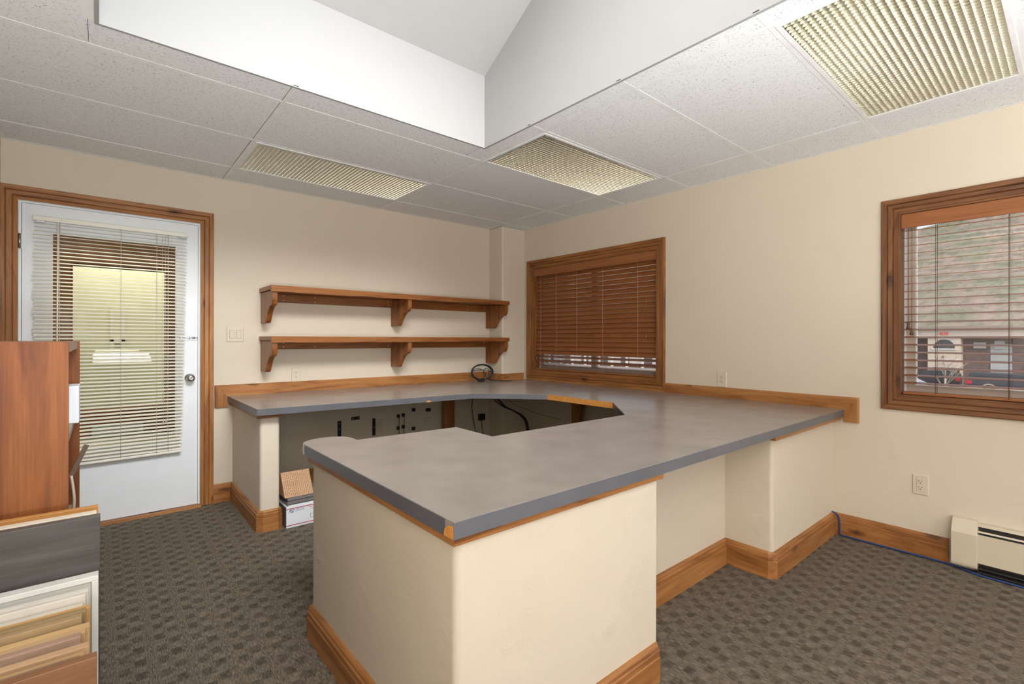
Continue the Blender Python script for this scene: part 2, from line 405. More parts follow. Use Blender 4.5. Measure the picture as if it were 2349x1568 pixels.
# ------------------------------------------------------------------ ceiling, grid, shaft
SX0, SX1, SY0, SY1 = -3.58, -1.733, -4.30, -1.788
gx = [-4.10, -2.862, -1.607, -0.370]; gy = [-0.335-0.622*k for k in range(11)]
xs = [XL]+gx[1:]+[0.0]; ys = sorted([YN]+[g for g in gy if g > YN]+[0.0])
fixtures = [(-2.862, -1.607, -0.957, -0.335), (-1.607, -0.370, -2.201, -1.579), (-1.607, -0.370, -4.067, -3.445)]
random.seed(3); hw = 0.0115
b = bm_(); g = bm_()
for i in range(len(xs)-1):
    for j in range(len(ys)-1):
        x0, x1, y0, y1 = xs[i], xs[i+1], ys[j], ys[j+1]
        if any(abs(x0-f[0]) < .02 and abs(y0-f[2]) < .02 for f in fixtures): continue
        rects = [(x0, x1, y0, y1)]
        if x1 > SX0 and x0 < SX1 and y1 > SY0 and y0 < SY1:
            rects = []
            if x0 < SX0: rects.append((x0, SX0-0.02, y0, y1))
            if x1 > SX1: rects.append((SX1-0.005, x1, y0, y1))
            if y1 > SY1: rects.append((max(x0, SX0-0.038), min(x1, SX1-0.005), SY1-0.005, y1))
            if y0 < SY0: rects.append((max(x0, SX0-0.02), min(x1, SX1+0.004), y0, SY0-0.003))
        dz = random.uniform(0, 0.0012)
        for q in rects:
            e = 0.0055
            box(b, q[0]+(e if q[0] != XL else 0), q[1]-((hw+0.0028) if q[1] != 0 else 0), q[2]+e, q[3]-e, H+0.0003+dz, H+0.018)
struct('ceiling', b, TILE)
def gridbar(x0, x1, y0, y1):
    box(g, x0, x1, y0, y1, H-0.0004-(0.0003 if (x1-x0) > (y1-y0) else 0), H+0.003)
hw = 0.0115
for x in gx[1:]:
    segs = [(YN, SY0), (SY1, 0)] if SX0 < x < SX1 else [(YN, 0)]
    for s in segs: gridbar(x-hw, x+hw, *s)
for y in gy:
    segs = [(XL, SX0), (SX1, 0)] if SY0 < y < SY1 else [(XL, 0)]
    for s in segs: gridbar(s[0], s[1], y-hw, y+hw)
for q in ((XL, XL+0.02, YN, 0), (-0.018, 0, YN, 0), (XL, 0, -0.018, 0)): gridbar(*q)
gridbar(SX0-0.05, SX0, SY0, SY1); gridbar(-0.331, -0.313, -0.246, -0.018); gridbar(-0.331, -0.018, -0.246, -0.228)
struct('trim_1', g, GRIDM)
b = bm_(); box(b, XL, 0, YN, 0, H+0.30, H+0.31)
for q in ((SX0, SX1, SY0, SY1),):
    pass
b.free()
# plenum lid around the shaft (keeps the tile gaps dark)
b = bm_()
for q in ((XL, SX0-.1, YN, 0), (SX1+.1, 0, YN, 0), (SX0-.1, SX1+.1, SY1+.1, 0), (SX0-.1, SX1+.1, YN, SY0-.1)):
    box(b, *q, H+0.30, H+0.32)
struct('ceiling_deck', b, BLACKGAP)
# shaft walls with the sloped ceilings
b = bm_(); z0 = H-0.005; zr = 2.886; k = 0.575; ym = -3.05; zt = zr+k*(SY1-ym)
t_ = 0.014
box(b, SX0, SX1, SY1, SY1+t_, z0, zr+0.08)                       # far side
for x0, x1 in ((SX0-t_, SX0), (SX1, SX1+t_)):
    ext = 0 
    pts = [(SY1+(t_ if ext == 0 else 0), z0), (SY1+t_, zr+0.05), (ym, zt+0.1), (SY0-t_, zr+0.25), (SY0-t_, z0)]
    prism(b, pts, x0, x1, lambda p, q, h: (h, p, q))
box(b, SX0, SX1, SY0-t_, SY0, z0, zr+0.25)
struct('wall_shaft', b, WHITEW)
b = bm_(); prism(b, [(SY1, zr), (ym, zt), (ym, zt+0.08), (SY1+0.05, zr+0.06)], SX0, SX1, lambda p, q, h: (h, p, q))
struct('ceiling_slope', b, plain('slope_paint', (0.40, 0.385, 0.375), 0.7, var=0.02))

# ------------------------------------------------------------------ ceiling lights
def ceiling_light(x0, x1, y0, y1, label):
    t = thing('ceiling_light', ((x0+x1)/2, (y0+y1)/2, H-0.004), label, 'ceiling light', 'recessed ceiling lights with metal louvers')
    a = 0.0115; fx0, fx1, fy0, fy1 = x0+a, x1-a, y0+a, y1-a; w = 0.017
    b = bm_(); sweep(b, [(fx0, fy0), (fx1, fy0), (fx1, fy1), (fx0, fy1)], [(0, H-0.004), (w, H-0.004), (w, H+0.02), (0, H+0.02)], lambda p, q, h: (p, q, h), True)
    obj('frame', b, GRIDM, t)
    ix0, ix1, iy0, iy1 = fx0+w, fx1-w, fy0+w, fy1-w
    b = bm_()
    nx, ny = 46, 23; px, py = (ix1-ix0)/nx, (iy1-iy0)/ny; zt_, zb = H+0.018, H+0.000
    for i in range(nx+1):      # tapered blades across
        x = ix0+i*px
        prism(b, [(x-0.0006, zb), (x+0.0006, zb), (x+0.0034, zt_), (x-0.0034, zt_)], iy0, iy1, lambda p, q, h: (p, h, q))
    for j in range(ny+1):
        y = iy0+j*py
        prism(b, [(y-0.0005, zb), (y+0.0005, zb), (y+0.0034, zt_), (y-0.0034, zt_)], ix0, ix1, lambda p, q, h: (h, p, q))
    obj('louver', b, LOUV, t)
    b = bm_()
    sweep(b, [(ix0, iy0), (ix1, iy0), (ix1, iy1), (ix0, iy1)], [(0, H+0.015), (0, H+0.09), (-0.008, H+0.09), (-0.008, H+0.015)], lambda p, q, h: (p, q, h), True)
    box(b, ix0, ix1, iy0, iy1, H+0.09, H+0.095)
    obj('housing', b, HOUS, t)
    for f in (0.2, 0.5, 0.8):
        b = bm_(); y = iy0+(iy1-iy0)*f; cyl(b, (ix0+.03, y, H+0.06), (ix1-.03, y, H+0.06), 0.013, seg=12); obj('lamp_tube', b, TUBE, t)
    return t
ceiling_light(*fixtures[0], 'recessed louvered ceiling light over the wooden wall shelves')
ceiling_light(*fixtures[1], 'recessed louvered ceiling light between the white shaft corner and the closed window blind')
ceiling_light(*fixtures[2], 'recessed louvered ceiling light cut by the top edge of the photo, above the hillside window')

# ------------------------------------------------------------------ baseboards
BBP = [(0, 0), (0.020, 0), (0.020, 0.088), (0.0175, 0.091), (0.0175, 0.094), (0.019, 0.096), (0.019, 0.112), (0.0155, 0.116),
       (0.0155, 0.118), (0.014, 0.126), (0.008, 0.134), (0, 0.136)]
XYZ = lambda p, q, h: (p, q, h)
def segax(path):
    def f(i):
        d = Vector(path[(i+1) % len(path)])-Vector(path[i]); return 0 if abs(d.x) >= abs(d.y) else 1
    return f
def baseboard(path, name='baseboard', parent=None, kind=False):
    b = bm_(); sweep(b, path, BBP, XYZ, mi=segax(path)); 
    return (struct if kind else obj)(name, b, [TR['x'], TR['y']], parent=parent)
# left of travel is the room side
baseboard([(-2.80, 0.0), (-2.928, 0.0)], 'baseboard_far', kind=True)
baseboard([(0, -3.752), (0, -3.195)], 'baseboard_right', kind=True)
baseboard([(XL, 0), (XL, YN)], 'baseboard_left', kind=True)

# ------------------------------------------------------------------ reception desk
D = thing('reception_desk', (-1.5, -1.6, 0), 'large U-shaped reception desk with grey laminate top on cream plastered half walls', 'reception desk')
ZT, ZE, ZS = 0.796, 0.755, 0.729
hole = [(-2.836, -0.922), (-1.281, -1.045), (-0.867, -1.476), (-0.870, -2.124), (-1.260, -2.514), (-2.236, -2.515), (-2.230, -2.218), (-2.729, -2.200)]
arc = [(-2.732, -2.125), (-2.748, -2.088), (-2.790, -2.062), (-2.840, -2.056), (-2.885, -2.070), (-2.918, -2.099), (-2.934, -2.140)]
outline = [(-2.836, -0.0), ] + hole + arc + [(-2.936, -3.262), (-0.0, -3.258), (0, 0), ]
# keep clear of the boxed column
outline = outline[:-1] + [(0.0, -0.228), (-0.313, -0.228), (-0.313, 0.0)]
b = bm_(); prism(b, outline, ZE, ZT)
obj('countertop', b, LAM, D)
# laminate edge strips, a millimetre proud
def strip(path, name, mat, z0=ZE-0.0008, z1=ZT-0.0012, t=0.0018, parent=D, label=None):
    b = bm_(); sweep(b, path, [(0, z0), (t, z0), (t, z1), (0, z1)], XYZ); return obj(name, b, mat, parent, label=label)
strip([hole[0], (-2.836, 0)], 'edge_strip', LAME)
hp = hole
strip([hp[2], hp[1], hp[0]], 'edge_strip', LAME)
strip([hp[3], hp[2]], 'exposed_edge', CORE, label='bare orange chipboard edge')
strip([hp[7], hp[6], hp[5], hp[4], hp[3]], 'edge_strip', LAME)
strip([(-2.936, -3.226), (-2.9345, -2.165)], 'edge_strip', LAME)
strip(arc[::-1]+[hp[7]], 'edge_strip', m_laminate('curved_edge_band', (0.36, 0.32, 0.28), 0.4))
strip([(0.0, -3.258), (-2.9375, -3.262)], 'edge_strip', LAME, z0=ZE-0.001)
b = bm_()
prism(b, [(-3.262, ZE), (-3.222, ZE), (-3.226, ZE+0.018), (-3.236, ZE+0.026), (-3.258, ZE+0.031), (-3.262, ZE+0.03)], -2.9385, -2.9362, lambda p, q, h: (h, p, q))
obj('exposed_edge', b, CORE, D, label='chipped orange corner')
b = bm_(); prism(b, [(-1.70, ZE-.001), (-1.655, ZE-.001), (-1.665, ZE+.011), (-1.685, ZE+.011)], 0, 0.002, lambda p, q, h: (p, -1.0125-h-(p+1.7)*0.079, q))
obj('exposed_edge', b, CORE, D)
# cable hole grommets: none visible; plaster half walls
def half_wall(pts, rnd, name='half_wall', z1=ZS):
    b = bm_(); prism(b, rounded(pts, 0.02, rnd), 0, z1); o = obj(name, b, WALL, D); smooth_verticals(o); return o
half_wall([(-2.905, -2.16), (-2.905, -3.225), (-2.035, -3.225), (-2.035, -2.945), (-2.145, -2.945), (-2.145, -3.115), (-2.795, -3.115), (-2.795, -2.16)], {0, 1, 7})
half_wall([(-2.145, -2.945), (-0.935, -2.945), (-0.935, -2.835), (-2.145, -2.835)], set())
half_wall([(-0.935, -2.835), (-0.935, -3.195), (0.0, -3.195), (0.0, -3.085), (-0.825, -3.085), (-0.825, -2.835)], {1})
half_wall([(-2.800, 0.0), (-2.800, -0.842), (-2.682, -0.842), (-2.682, 0.0)], {1, 2})
def cham(path, idx, c=0.022):
    out = []
    for i, p in enumerate(path):
        if i in idx:
            p = Vector(p); a = (Vector(path[i-1])-p).normalized(); d = (Vector(path[i+1])-p).normalized()
            out += [tuple(p+a*c), tuple(p+d*c)]
        else: out.append(p)
    return out
p1 = cham([(-2.035, -2.965), (-2.035, -3.225), (-2.905, -3.225), (-2.905, -2.16), (-2.795, -2.16), (-2.795, -2.3)], {1, 2, 3, 4}, 0.012)
baseboard(p1, parent=D)
p2 = cham([(0.0, -3.195), (-0.935, -3.195), (-0.935, -2.945), (-2.035, -2.945)], {1}, 0.022)
baseboard(p2, parent=D)
p3 = cham([(-2.682, -0.02), (-2.682, -0.842), (-2.800, -0.842), (-2.800, 0.0)], {1, 2}, 0.022)
baseboard(p3, parent=D)
baseboard([(-0.313, 0.0), (-2.682, 0.0)], parent=D)
# wooden strips under the counter edge
def apron(path, parent=D):
    b = bm_(); sweep(b, path, [(-0.03, ZS-0.002), (0, ZS-0.002), (0, ZE), (-0.03, ZE)], XYZ, mi=segax(path)); return obj('wood_strip', b, [TR['x'], TR['y']], parent, bevel=0.0015)
apron([(-2.016, -3.243), (-2.923, -3.243), (-2.923, -2.165)])
apron([(0.0, -3.240), (-1.015, -3.240), (-1.015, -2.98)])
apron([(-2.665, -0.868), (-2.822, -0.868), (-2.822, -0.0)])
# underside wood rail above the inner walls
b = bm_(); box(b, -2.665, -0.32, -0.045, -0.001, 0.70, ZE-0.001); obj('support_rail', b, TR['x'], D)
b = bm_(); box(b, -0.045, -0.001, -2.83, -0.25, 0.70, ZE-0.001); obj('support_rail', b, TR['y'], D)
# plank brackets that hold the top from below
b = bm_(); box(b, -0.945, -0.83, -0.10, -0.0461, 0.02, ZE-0.002); obj('support_board', b, TR['z'], D)
b = bm_(); box(b, -0.10, -0.0461, -1.13, -1.03, 0.02, ZE-0.002); obj('support_board', b, TR['z'], D)
# backsplash board around the walls
def bs(name, pts, mats, mp, lab=None):
    b = bm_(); sweep(b, pts, [(0, 0), (0.085, 0), (0.085, 0.015), (0.078, 0.019), (0.007, 0.019), (0, 0.019)], mp, mi=segax(pts)); return obj(name, b, mats, D)
# wall B: travel keeps the board below/right: path in (x,z), offset to the left of travel
bs('backsplash', [(-2.836, 0.714), (-2.836, ZT), (-0.314, ZT)], [TR['x'], TR['z']], lambda p, q, h: (p, -h, q))
b = bm_(); box(b, -0.331, -0.3131, -0.246, -0.0195, ZT, 0.866); box(b, -0.3129, -0.021, -0.246, -0.2285, ZT, 0.866)
obj('backsplash', b, TR['x'], D, bevel=0.002)
def bsr():
    pts = [(1.988, ZT), (3.258, ZT), (3.258, 0.718)]
    b = bm_(); sweep(b, pts, [(0, 0), (0.078, 0), (0.078, 0.015), (0.071, 0.019), (0.007, 0.019), (0, 0.019)], lambda p, q, h: (-h, -p, q), mi=segax(pts))
    obj('backsplash', b, [TR['y'], TR['z']], D)
bsr()

# ------------------------------------------------------------------ wall shelves
def wall_shelf(zt, label):
    t = thing('wall_shelf', (-1.46, 0, zt-0.27), label, 'wall shelf', 'bracketed wooden wall shelves')
    dz = zt-1.630
    b = bm_(); yf = -0.36; xa, xb = -2.617, -0.322
    rnd = random.Random(int(zt*100)); n = 46; lo = []
    for i in range(n+1):
        x = xa+(xb-xa)*i/n; w = rnd.uniform(0, 0.003)+(0.005*max(0, math.sin(i*0.55)) if i % 7 < 4 else 0)
        lo.append((x, zt-0.050+0.009*i/n+w*0.7))
    prism(b, [(xa, zt)]+lo+[(xb, zt)], yf, yf+0.022, lambda p, q, h: (p, h, q))
    box(b, xa, xb, yf+0.022, -0.001, zt-0.032, zt)
    obj('shelf_board', b, SH['x'], t, bevel=0.002)
    b = bm_(); box(b, xa+0.04, xb-0.03, -0.020, -0.001, zt-0.103, zt-0.033); obj('back_rail', b, SH['x'], t, bevel=0.001)
    for x in (-2.44, -2.19, -1.52, -0.62, -0.40):
        for zz in (zt-0.085, zt-0.05):
            b = bm_(); cyl(b, (x, -0.0195, zz), (x, -0.0225, zz), 0.0045, 0.003, 10); obj('screw', b, SCREW, t)
    pr = [(0, 1.597), (-0.342, 1.597), (-0.343, 1.540)]
    for k_ in range(1, 9): a = k_/8*PI/2; pr.append((-0.343+0.052*(1-math.cos(a)), 1.540-0.062*math.sin(a)))
    pr += [(-0.276, 1.4765), (-0.262, 1.468)]
    for k_ in range(1, 9): s = k_/8; pr.append((-0.262+0.092*s, 1.468-0.085*s**1.0-0.012*math.sin(s*PI)*-1))
    pr += [(-0.160, 1.368), (-0.148, 1.357), (-0.135, 1.354), (-0.001, 1.354)]
    for x0 in (-2.606, -1.487, -0.365):
        b = bm_(); prism(b, [(p, q+dz) for p, q in pr], x0, x0+0.040, lambda p, q, h: (h, p, q))
        obj('bracket', b, SH['z'], t, bevel=0.006, seg=3)
    return t
wall_shelf(1.630, 'upper wooden wall shelf with three scrolled brackets, the higher of two')
wall_shelf(1.251, 'lower wooden wall shelf with three scrolled brackets, the one nearer the desk')

# ------------------------------------------------------------------ outlets and switches
def plate_thing(kind, pos, normal, label, w=0.074, h=0.116, group='ivory wall outlets'):
    """pos = centre on wall; normal: 'y' for far wall (faces -y) or 'x' right wall (faces -x)"""
    name = 'light_switch' if kind == 'switch' else ('wall_plate' if kind == 'blank' else 'power_outlet')
    t = thing(name, pos, label, 'light switch' if kind == 'switch' else ('wall plate' if kind == 'blank' else 'power outlet'), group)
    x, y, z = pos
    def mp(u, v, d): return (x+u, y-d, z+v) if normal == 'y' else (x-d, y-u, z+v)
    def rbox(b, u0, u1, v0, v1, d0, d1, ins=0.0):
        A = [b.verts.new(mp(*q, d0)) for q in ((u0, v0), (u1, v0), (u1, v1), (u0, v1))]
        B = [b.verts.new(mp(*q, d1)) for q in ((u0+ins, v0+ins), (u1-ins, v0+ins), (u1-ins, v1-ins), (u0+ins, v1-ins))]
        b.faces.new(A); b.faces.new(B)
        for i in range(4): b.faces.new([A[i], A[(i+1) % 4], B[(i+1) % 4], B[i]])
    b = bm_(); rbox(b, -w/2, w/2, -h/2, h/2, 0.0005, 0.006, 0.004); obj('cover_plate', b, PLATE, t)
    if kind == 'outlet':
        b = bm_(); rbox(b, -0.0165, 0.0165, -0.033, 0.033, 0.006, 0.0085, 0.0006); obj('receptacle', b, PLATE, t)
        b = bm_()
        for s in (-1, 1):
            for u in (-0.0062, 0.0062): rbox(b, u-0.0012, u+0.0012, s*0.017+0.001, s*0.017+0.009, 0.0085, 0.0089)
            rbox(b, -0.0028, 0.0028, s*0.017-0.009, s*0.017-0.0045, 0.0085, 0.0089)
        obj('slots', b, SLOT, t)
    elif kind == 'switch':
        for u in (-0.023, 0.023):
            b = bm_(); rbox(b, u-0.0165, u+0.0165, -0.033, 0.033, 0.006, 0.0065, 0.0005)
            obj('rocker_frame', b, plain('switch_gap', (0.36, 0.30, 0.22), 0.5), t)
            b = bm_(); rbox(b, u-0.0145, u+0.0145, -0.031, 0.031, 0.0065, 0.010, 0.001); obj('rocker', b, PLATE, t)
    for v in ((-0.049, 0.049) if h < 0.13 else ()):
        b = bm_(); p = mp(0, v, 0.006); q = mp(0, v, 0.0075); cyl(b, p, q, 0.003, seg=10); obj('screw', b, PLATE, t)
    return t
plate_thing('switch', (-2.784, 0, 1.266), 'y', 'double ivory rocker switch between door casing and wall shelves', w=0.118, group=None)
plate_thing('outlet', (-2.337, 0, 0.935), 'y', 'ivory outlet above the backsplash below the left end of the lower shelf')
plate_thing('outlet', (-0.462, 0, 0.945), 'y', 'ivory outlet half hidden behind the coiled black cable')
plate_thing('outlet', (0, -2.467, 0.932), 'x', 'ivory outlet above the desk backsplash between the two windows')
plate_thing('outlet', (0, -3.630, 0.405), 'x', 'ivory outlet low on the wall above the baseboard near the heater')
plate_thing('outlet', (-1.604, 0, 0.43), 'y', 'ivory outlet in the shade under the desk between black brackets')
plate_thing('blank', (-1.09, 0, 0.43), 'y', 'small blank wall plate low under the desk beside the wooden support board', w=0.07, h=0.045, group=None)

# ------------------------------------------------------------------ clutter under the desk on the far wall
def metal_strip(x0, x1, z0, z1, label, holes):
    b = bm_(); box(b, x0, x1, -0.006, -0.0005, z0, z1)
    t = obj('metal_strip', b, BLKM, org=((x0+x1)/2, 0, z0)); tag(t, label, 'metal strip', 'black metal strips screwed under the desk')
    for hx, hz in holes:
        b = bm_(); cyl(b, (hx, -0.006, hz), (hx, -0.008, hz), 0.004, seg=10); obj('screw', b, SCREW, t)
metal_strip(-1.989, -1.958, 0.34, 0.512, 'upright black metal strip nearest the plastered desk end', [(-1.974, 0.49), (-1.974, 0.44)])
metal_strip(-1.868, -1.790, 0.508, 0.535, 'short level black metal strip high under the desk', [(-1.855, 0.521), (-1.803, 0.523)])
metal_strip(-1.668, -1.640, 0.345, 0.502, 'upright black metal strip beside the shaded ivory outlet', [(-1.654, 0.42)])
def clip(x, z, label, w=0.026):
    b = bm_(); box(b, x-w/2, x+w/2, -0.022, -0.0005, z-0.016, z+0.016)
    t = obj('cable_clip', b, BLK, org=(x, 0, z-0.016), bevel=0.003); tag(t, label, 'cable clip', 'black cable clips under the desk'); return t
for x, z, s in ((-1.412, 0.500, 'upper black clip on the first thin hanging wire'), (-1.360, 0.505, 'upper black clip on the second thin hanging wire'),
             (-1.414, 0.386, 'lower black clip on the first thin hanging wire'), (-1.360, 0.393, 'lower black clip on the second thin hanging wire')):
    clip(x, z, s)
clip(-1.25, 0.545, 'small square black clip above another, left of the blank plate', 0.03)
clip(-1.25, 0.363, 'small square black clip low down, left of the blank plate', 0.03)
clip(-1.086, 0.530, 'wide black clip above the small blank wall plate', 0.05)
for x, lab in ((-1.412, 'first thin black wire clipped upright under the desk'), (-1.360, 'second thin black wire clipped upright under the desk')):
    b = bm_(); tube(b, [(x, -0.024, 0.50), (x+0.004, -0.026, 0.44), (x, -0.024, 0.38), (x+0.003, -0.03, 0.30), (x+0.012, -0.03, 0.16), (x+0.03, -0.04, 0.006)], 0.0028)
    tag(obj('thin_wire', b, BLK, org=(x, 0, 0.3)), lab, 'wire')
b = bm_(); box(b, -0.475, -0.405, -0.060, -0.008, 0.360, 0.430)
ad = obj('power_adapter', b, BLK, org=(-0.44, 0, 0.36), bevel=0.008); tag(ad, 'black plug-in power adapter on the wall below the desk corner', 'power adapter')
b = bm_(); tube(b, [(-0.44, -0.034, 0.362), (-0.437, -0.036, 0.30), (-0.43, -0.05, 0.2), (-0.44, -0.09, 0.05), (-0.5, -0.16, 0.006)], 0.0035); obj('power_cord', b, BLK, ad)
plate_thing('blank', (-0.44, 0, 0.44), 'y', 'dim ivory wall plate behind the black power adapter', w=0.085, h=0.12, group=None)
b = bm_(); tube(b, [(-0.575, -0.052, 0.751), (-0.572, -0.054, 0.62), (-0.565, -0.03, 0.5), (-0.54, -0.03, 0.35), (-0.51, -0.03, 0.22), (-0.50, -0.08, 0.02), (-0.42, -0.14, 0.006)], 0.0035)
tag(obj('hanging_cable', b, BLK, org=(-0.57, 0, 0.5)), 'single black cable hanging beside the power adapter', 'cable')
for i, dx in enumerate((0.0, 0.035, 0.055)):
    b = bm_()
    pts = [(-0.50+dx, -0.26, 0.752), (-0.49+dx, -0.262, 0.67), (-0.43+dx, -0.272, 0.585), (-0.33+dx*0.4, -0.285, 0.52), (-0.23+dx*0.3, -0.30, 0.475), (-0.13+dx*0.5, -0.32, 0.41), (-0.06+dx*0.5, -0.33, 0.30), (-0.05+dx*0.4, -0.36, 0.006)]
    tube(b, pts, 0.006)
    tag(obj('hanging_cable', b, BLK, org=(-0.4, -0.25, 0.5)), ('left-hand', 'middle', 'right-hand')[i]+' thick black cable of the three draped across the inner desk corner', 'cable', 'bundle of three thick cables')
b = bm_(); tube(b, [(-0.33, -0.25, 0.70), (-0.25, -0.245, 0.60), (-0.12, -0.24, 0.51), (-0.02, -0.30, 0.47), (-0.012, -0.45, 0.44), (-0.012, -0.62, 0.43), (-0.012, -0.8, 0.42)], 0.002)
tag(obj('thin_wire', b, BLK, org=(-0.2, -0.25, 0.5)), 'thin dark wire sagging along the wall behind the draped cables', 'wire')

# ------------------------------------------------------------------ coiled cable on the counter
t = thing('coiled_cable', (-0.54, -0.20, ZT), 'coil of black power cable with plug standing on the desk corner', 'cable')
b = bm_(); rnd = random.Random(5); cx, cz = -0.530, 0.888
ax = Vector((0.80, -0.30, 0)).normalized()
pts = []
for i in range(74):
    a = i/12*2*PI-1.2; turn = i/12
    rx = 0.112+0.006*math.sin(turn*2.1); rz = 0.079+0.003*math.sin(turn*1.3)
    p = Vector((cx, -0.17, cz+0.004*math.sin(turn*1.7)))+ax*(rx*math.cos(a))+Vector((0, -0.010*math.sin(turn*1.9)-0.003*turn+0.02, rz*math.sin(a)))
    pts.append(p)
tube(b, pts, 0.0042, 8, 3); obj('coil', b, BLK, t)
for loop in ([(-0.63, .905), (-0.59, .925), (-0.54, .915), (-0.515, .89), (-0.50, .85), (-0.485, .82)],
             [(-0.63, .90), (-0.56, .912), (-0.48, .905), (-0.43, .885)],
             [(-0.515, .82), (-0.518, .88), (-0.505, .925), (-0.485, .93), (-0.468, .90), (-0.47, .85), (-0.472, .815)]):
    b = bm_(); tube(b, [Vector((cx, -0.17, 0))+ax*((p-cx)*1.1)+Vector((0, 0, q)) for p, q in loop], 0.0036); obj('loose_loop', b, BLK, t)
b = bm_(); lathe(b, (-0.60, -0.235, ZT+0.0185), (-0.93, -0.35, 0), [(0.010, -0.055), (0.016, -0.05), (0.017, 0.0), (0.013, 0.03), (0.009, 0.055)], 14); obj('plug', b, BLK, t)
for s in (-1, 1):
    b = bm_(); box(b, -0.545, -0.525, -0.228+s*0.007-.0008, -0.228+s*0.007+.0008, ZT+0.013, ZT+0.019); obj('prong', b, CHROME, t)
b = bm_(); tube(b, [(-0.47, -0.18, ZT+0.02), (-0.44, -0.23, ZT+0.006), (-0.38, -0.31, ZT+0.005), (-0.33, -0.36, ZT+0.005), (-0.30, -0.375, ZT+0.005)], 0.004); obj('cable_end', b, BLK, t)

# ------------------------------------------------------------------ boxes under the desk
bx0, bx1, by0, by1, bh = -2.655, -2.335, -0.887, -0.60, 0.137
t = thing('mailing_box', ((bx0+bx1)/2, (by0+by1)/2, 0), 'white mailing box with red stripes and blue eagle print on carpet', 'box')
b = bm_(); box(b, bx0, bx1, by0, by1, 0.0005, bh); obj('carton', b, MAILW, t, bevel=0.002)
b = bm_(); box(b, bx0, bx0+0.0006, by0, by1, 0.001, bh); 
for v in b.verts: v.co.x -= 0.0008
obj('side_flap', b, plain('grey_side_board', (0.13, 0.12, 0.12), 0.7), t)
b = bm_()
for z in (0.016, 0.124): box(b, bx0, bx1, by0-0.0008, by0-0.0002, z-0.002, z+0.0025)
obj('red_stripe', b, RED, t)
b = bm_(); e0 = by0-0.0008   # eagle head in a slanted box
prism(b, [(-2.640, 0.098), (-2.612, 0.098), (-2.604, 0.118), (-2.632, 0.118)], e0, e0+0.0005, lambda p, q, h: (p, h, q)); obj('eagle_emblem', b, NAVY, t)
b = bm_(); e1 = by0-0.0012
prism(b, [(-2.639, 0.100), (-2.628, 0.100), (-2.612, 0.108), (-2.607, 0.109), (-2.611, 0.111), (-2.622, 0.110), (-2.634, 0.106)], e1, e1+0.0003, lambda p, q, h: (p, h, q))
prism(b, [(-2.632, 0.112), (-2.620, 0.115), (-2.606, 0.114), (-2.607, 0.112)], e1, e1+0.0003, lambda p, q, h: (p, h, q)); obj('eagle_head', b, MAILW, t)
text('lettering', 'UNITED STATES', 0.0082, (-2.602, by0-0.0006, 0.1115), (1, 0, 0), (0, 0, 1), NAVY, t, 0.0002)
text('lettering', 'POSTAL SERVICE', 0.0078, (-2.602, by0-0.0006, 0.1025), (1, 0, 0), (0, 0, 1), NAVY, t, 0.0002)
text('lettering', 'PRIORITY', 0.0085, (-2.512, by0-0.0006, 0.110), (1, 0, 0), (0, 0, 1), RED, t, 0.0002)
text('lettering', '* MAIL *', 0.0075, (-2.505, by0-0.0006, 0.098), (1, 0, 0), (0, 0, 1), RED, t, 0.0002)
b = bm_(); sweep(b, [(-2.503, 0.040), (-2.475, 0.040), (-2.475, 0.066), (-2.503, 0.066)], [(0, -0.0007), (0.0015, -0.0007), (0.0015, -0.0001), (0, -0.0001)], lambda p, q, h: (p, by0+h, q), True); obj('printed_frame', b, NAVY, t)
# flattened grey boards on it
for i in range(7):
    z0 = bh+0.0012+i*0.0078
    b = bm_(); yy = by0+0.006+0.004*math.sin(i*2.2); box(b, bx0+0.012+0.003*math.cos(i*1.7), bx1-0.01, yy, by1-0.02, z0, z0+0.0068)
    o = obj('flattened_board', b, GREYP if i else MAILW, org=((bx0+bx1)/2, (by0+by1)/2, z0))
    tag(o, ('white sheet lying directly on the mailing box', 'second', 'third', 'fourth', 'fifth', 'sixth', 'top')[i]+(' grey cardboard sheet counted up from the white mailing box' if i else ' under the grey sheets'), 'cardboard sheet', 'flat sheets on the mailing box')
z1 = bh+0.0012+7*0.0078
t = thing('kraft_carton', (-2.56, -0.76, z1), 'tilted kraft cardboard carton printed with brown lines on top of the pile', 'carton')
# wedge leaning back: front face slopes away
A0, A1 = (-0.872, z1-0.052), (-0.775, z1+0.125)
b = bm_(); pts = [(-0.872, z1+0.001), (-0.772, z1+0.146), (-0.752, z1+0.140), (-0.700, z1+0.001)]
prism(b, pts, -2.660, -2.478, lambda p, q, h: (h, p, q)); obj('carton', b, KRAFT, t, bevel=0.0015)
b = bm_(); d = Vector((0, 0.100, 0.145)).normalized(); nrm = Vector((0, -0.145, 0.100)).normalized(); rnd = random.Random(2)
for i in range(15):
    x = -2.652+i*0.0118; s = rnd.uniform(0.004, 0.02)
    while s < 0.16:
        L = rnd.uniform(0.006, 0.022)
        c = Vector((x+0.0015, -0.872, z1+0.001))+d*(s+L/2)+nrm*0.0004
        obox(b, c, (1, 0, 0), d, nrm, 0.0012, min(L, 0.172-s)/2, 0.0003); s += L+rnd.uniform(0.003, 0.009)
obj('printed_lines', b, KRINK, t)

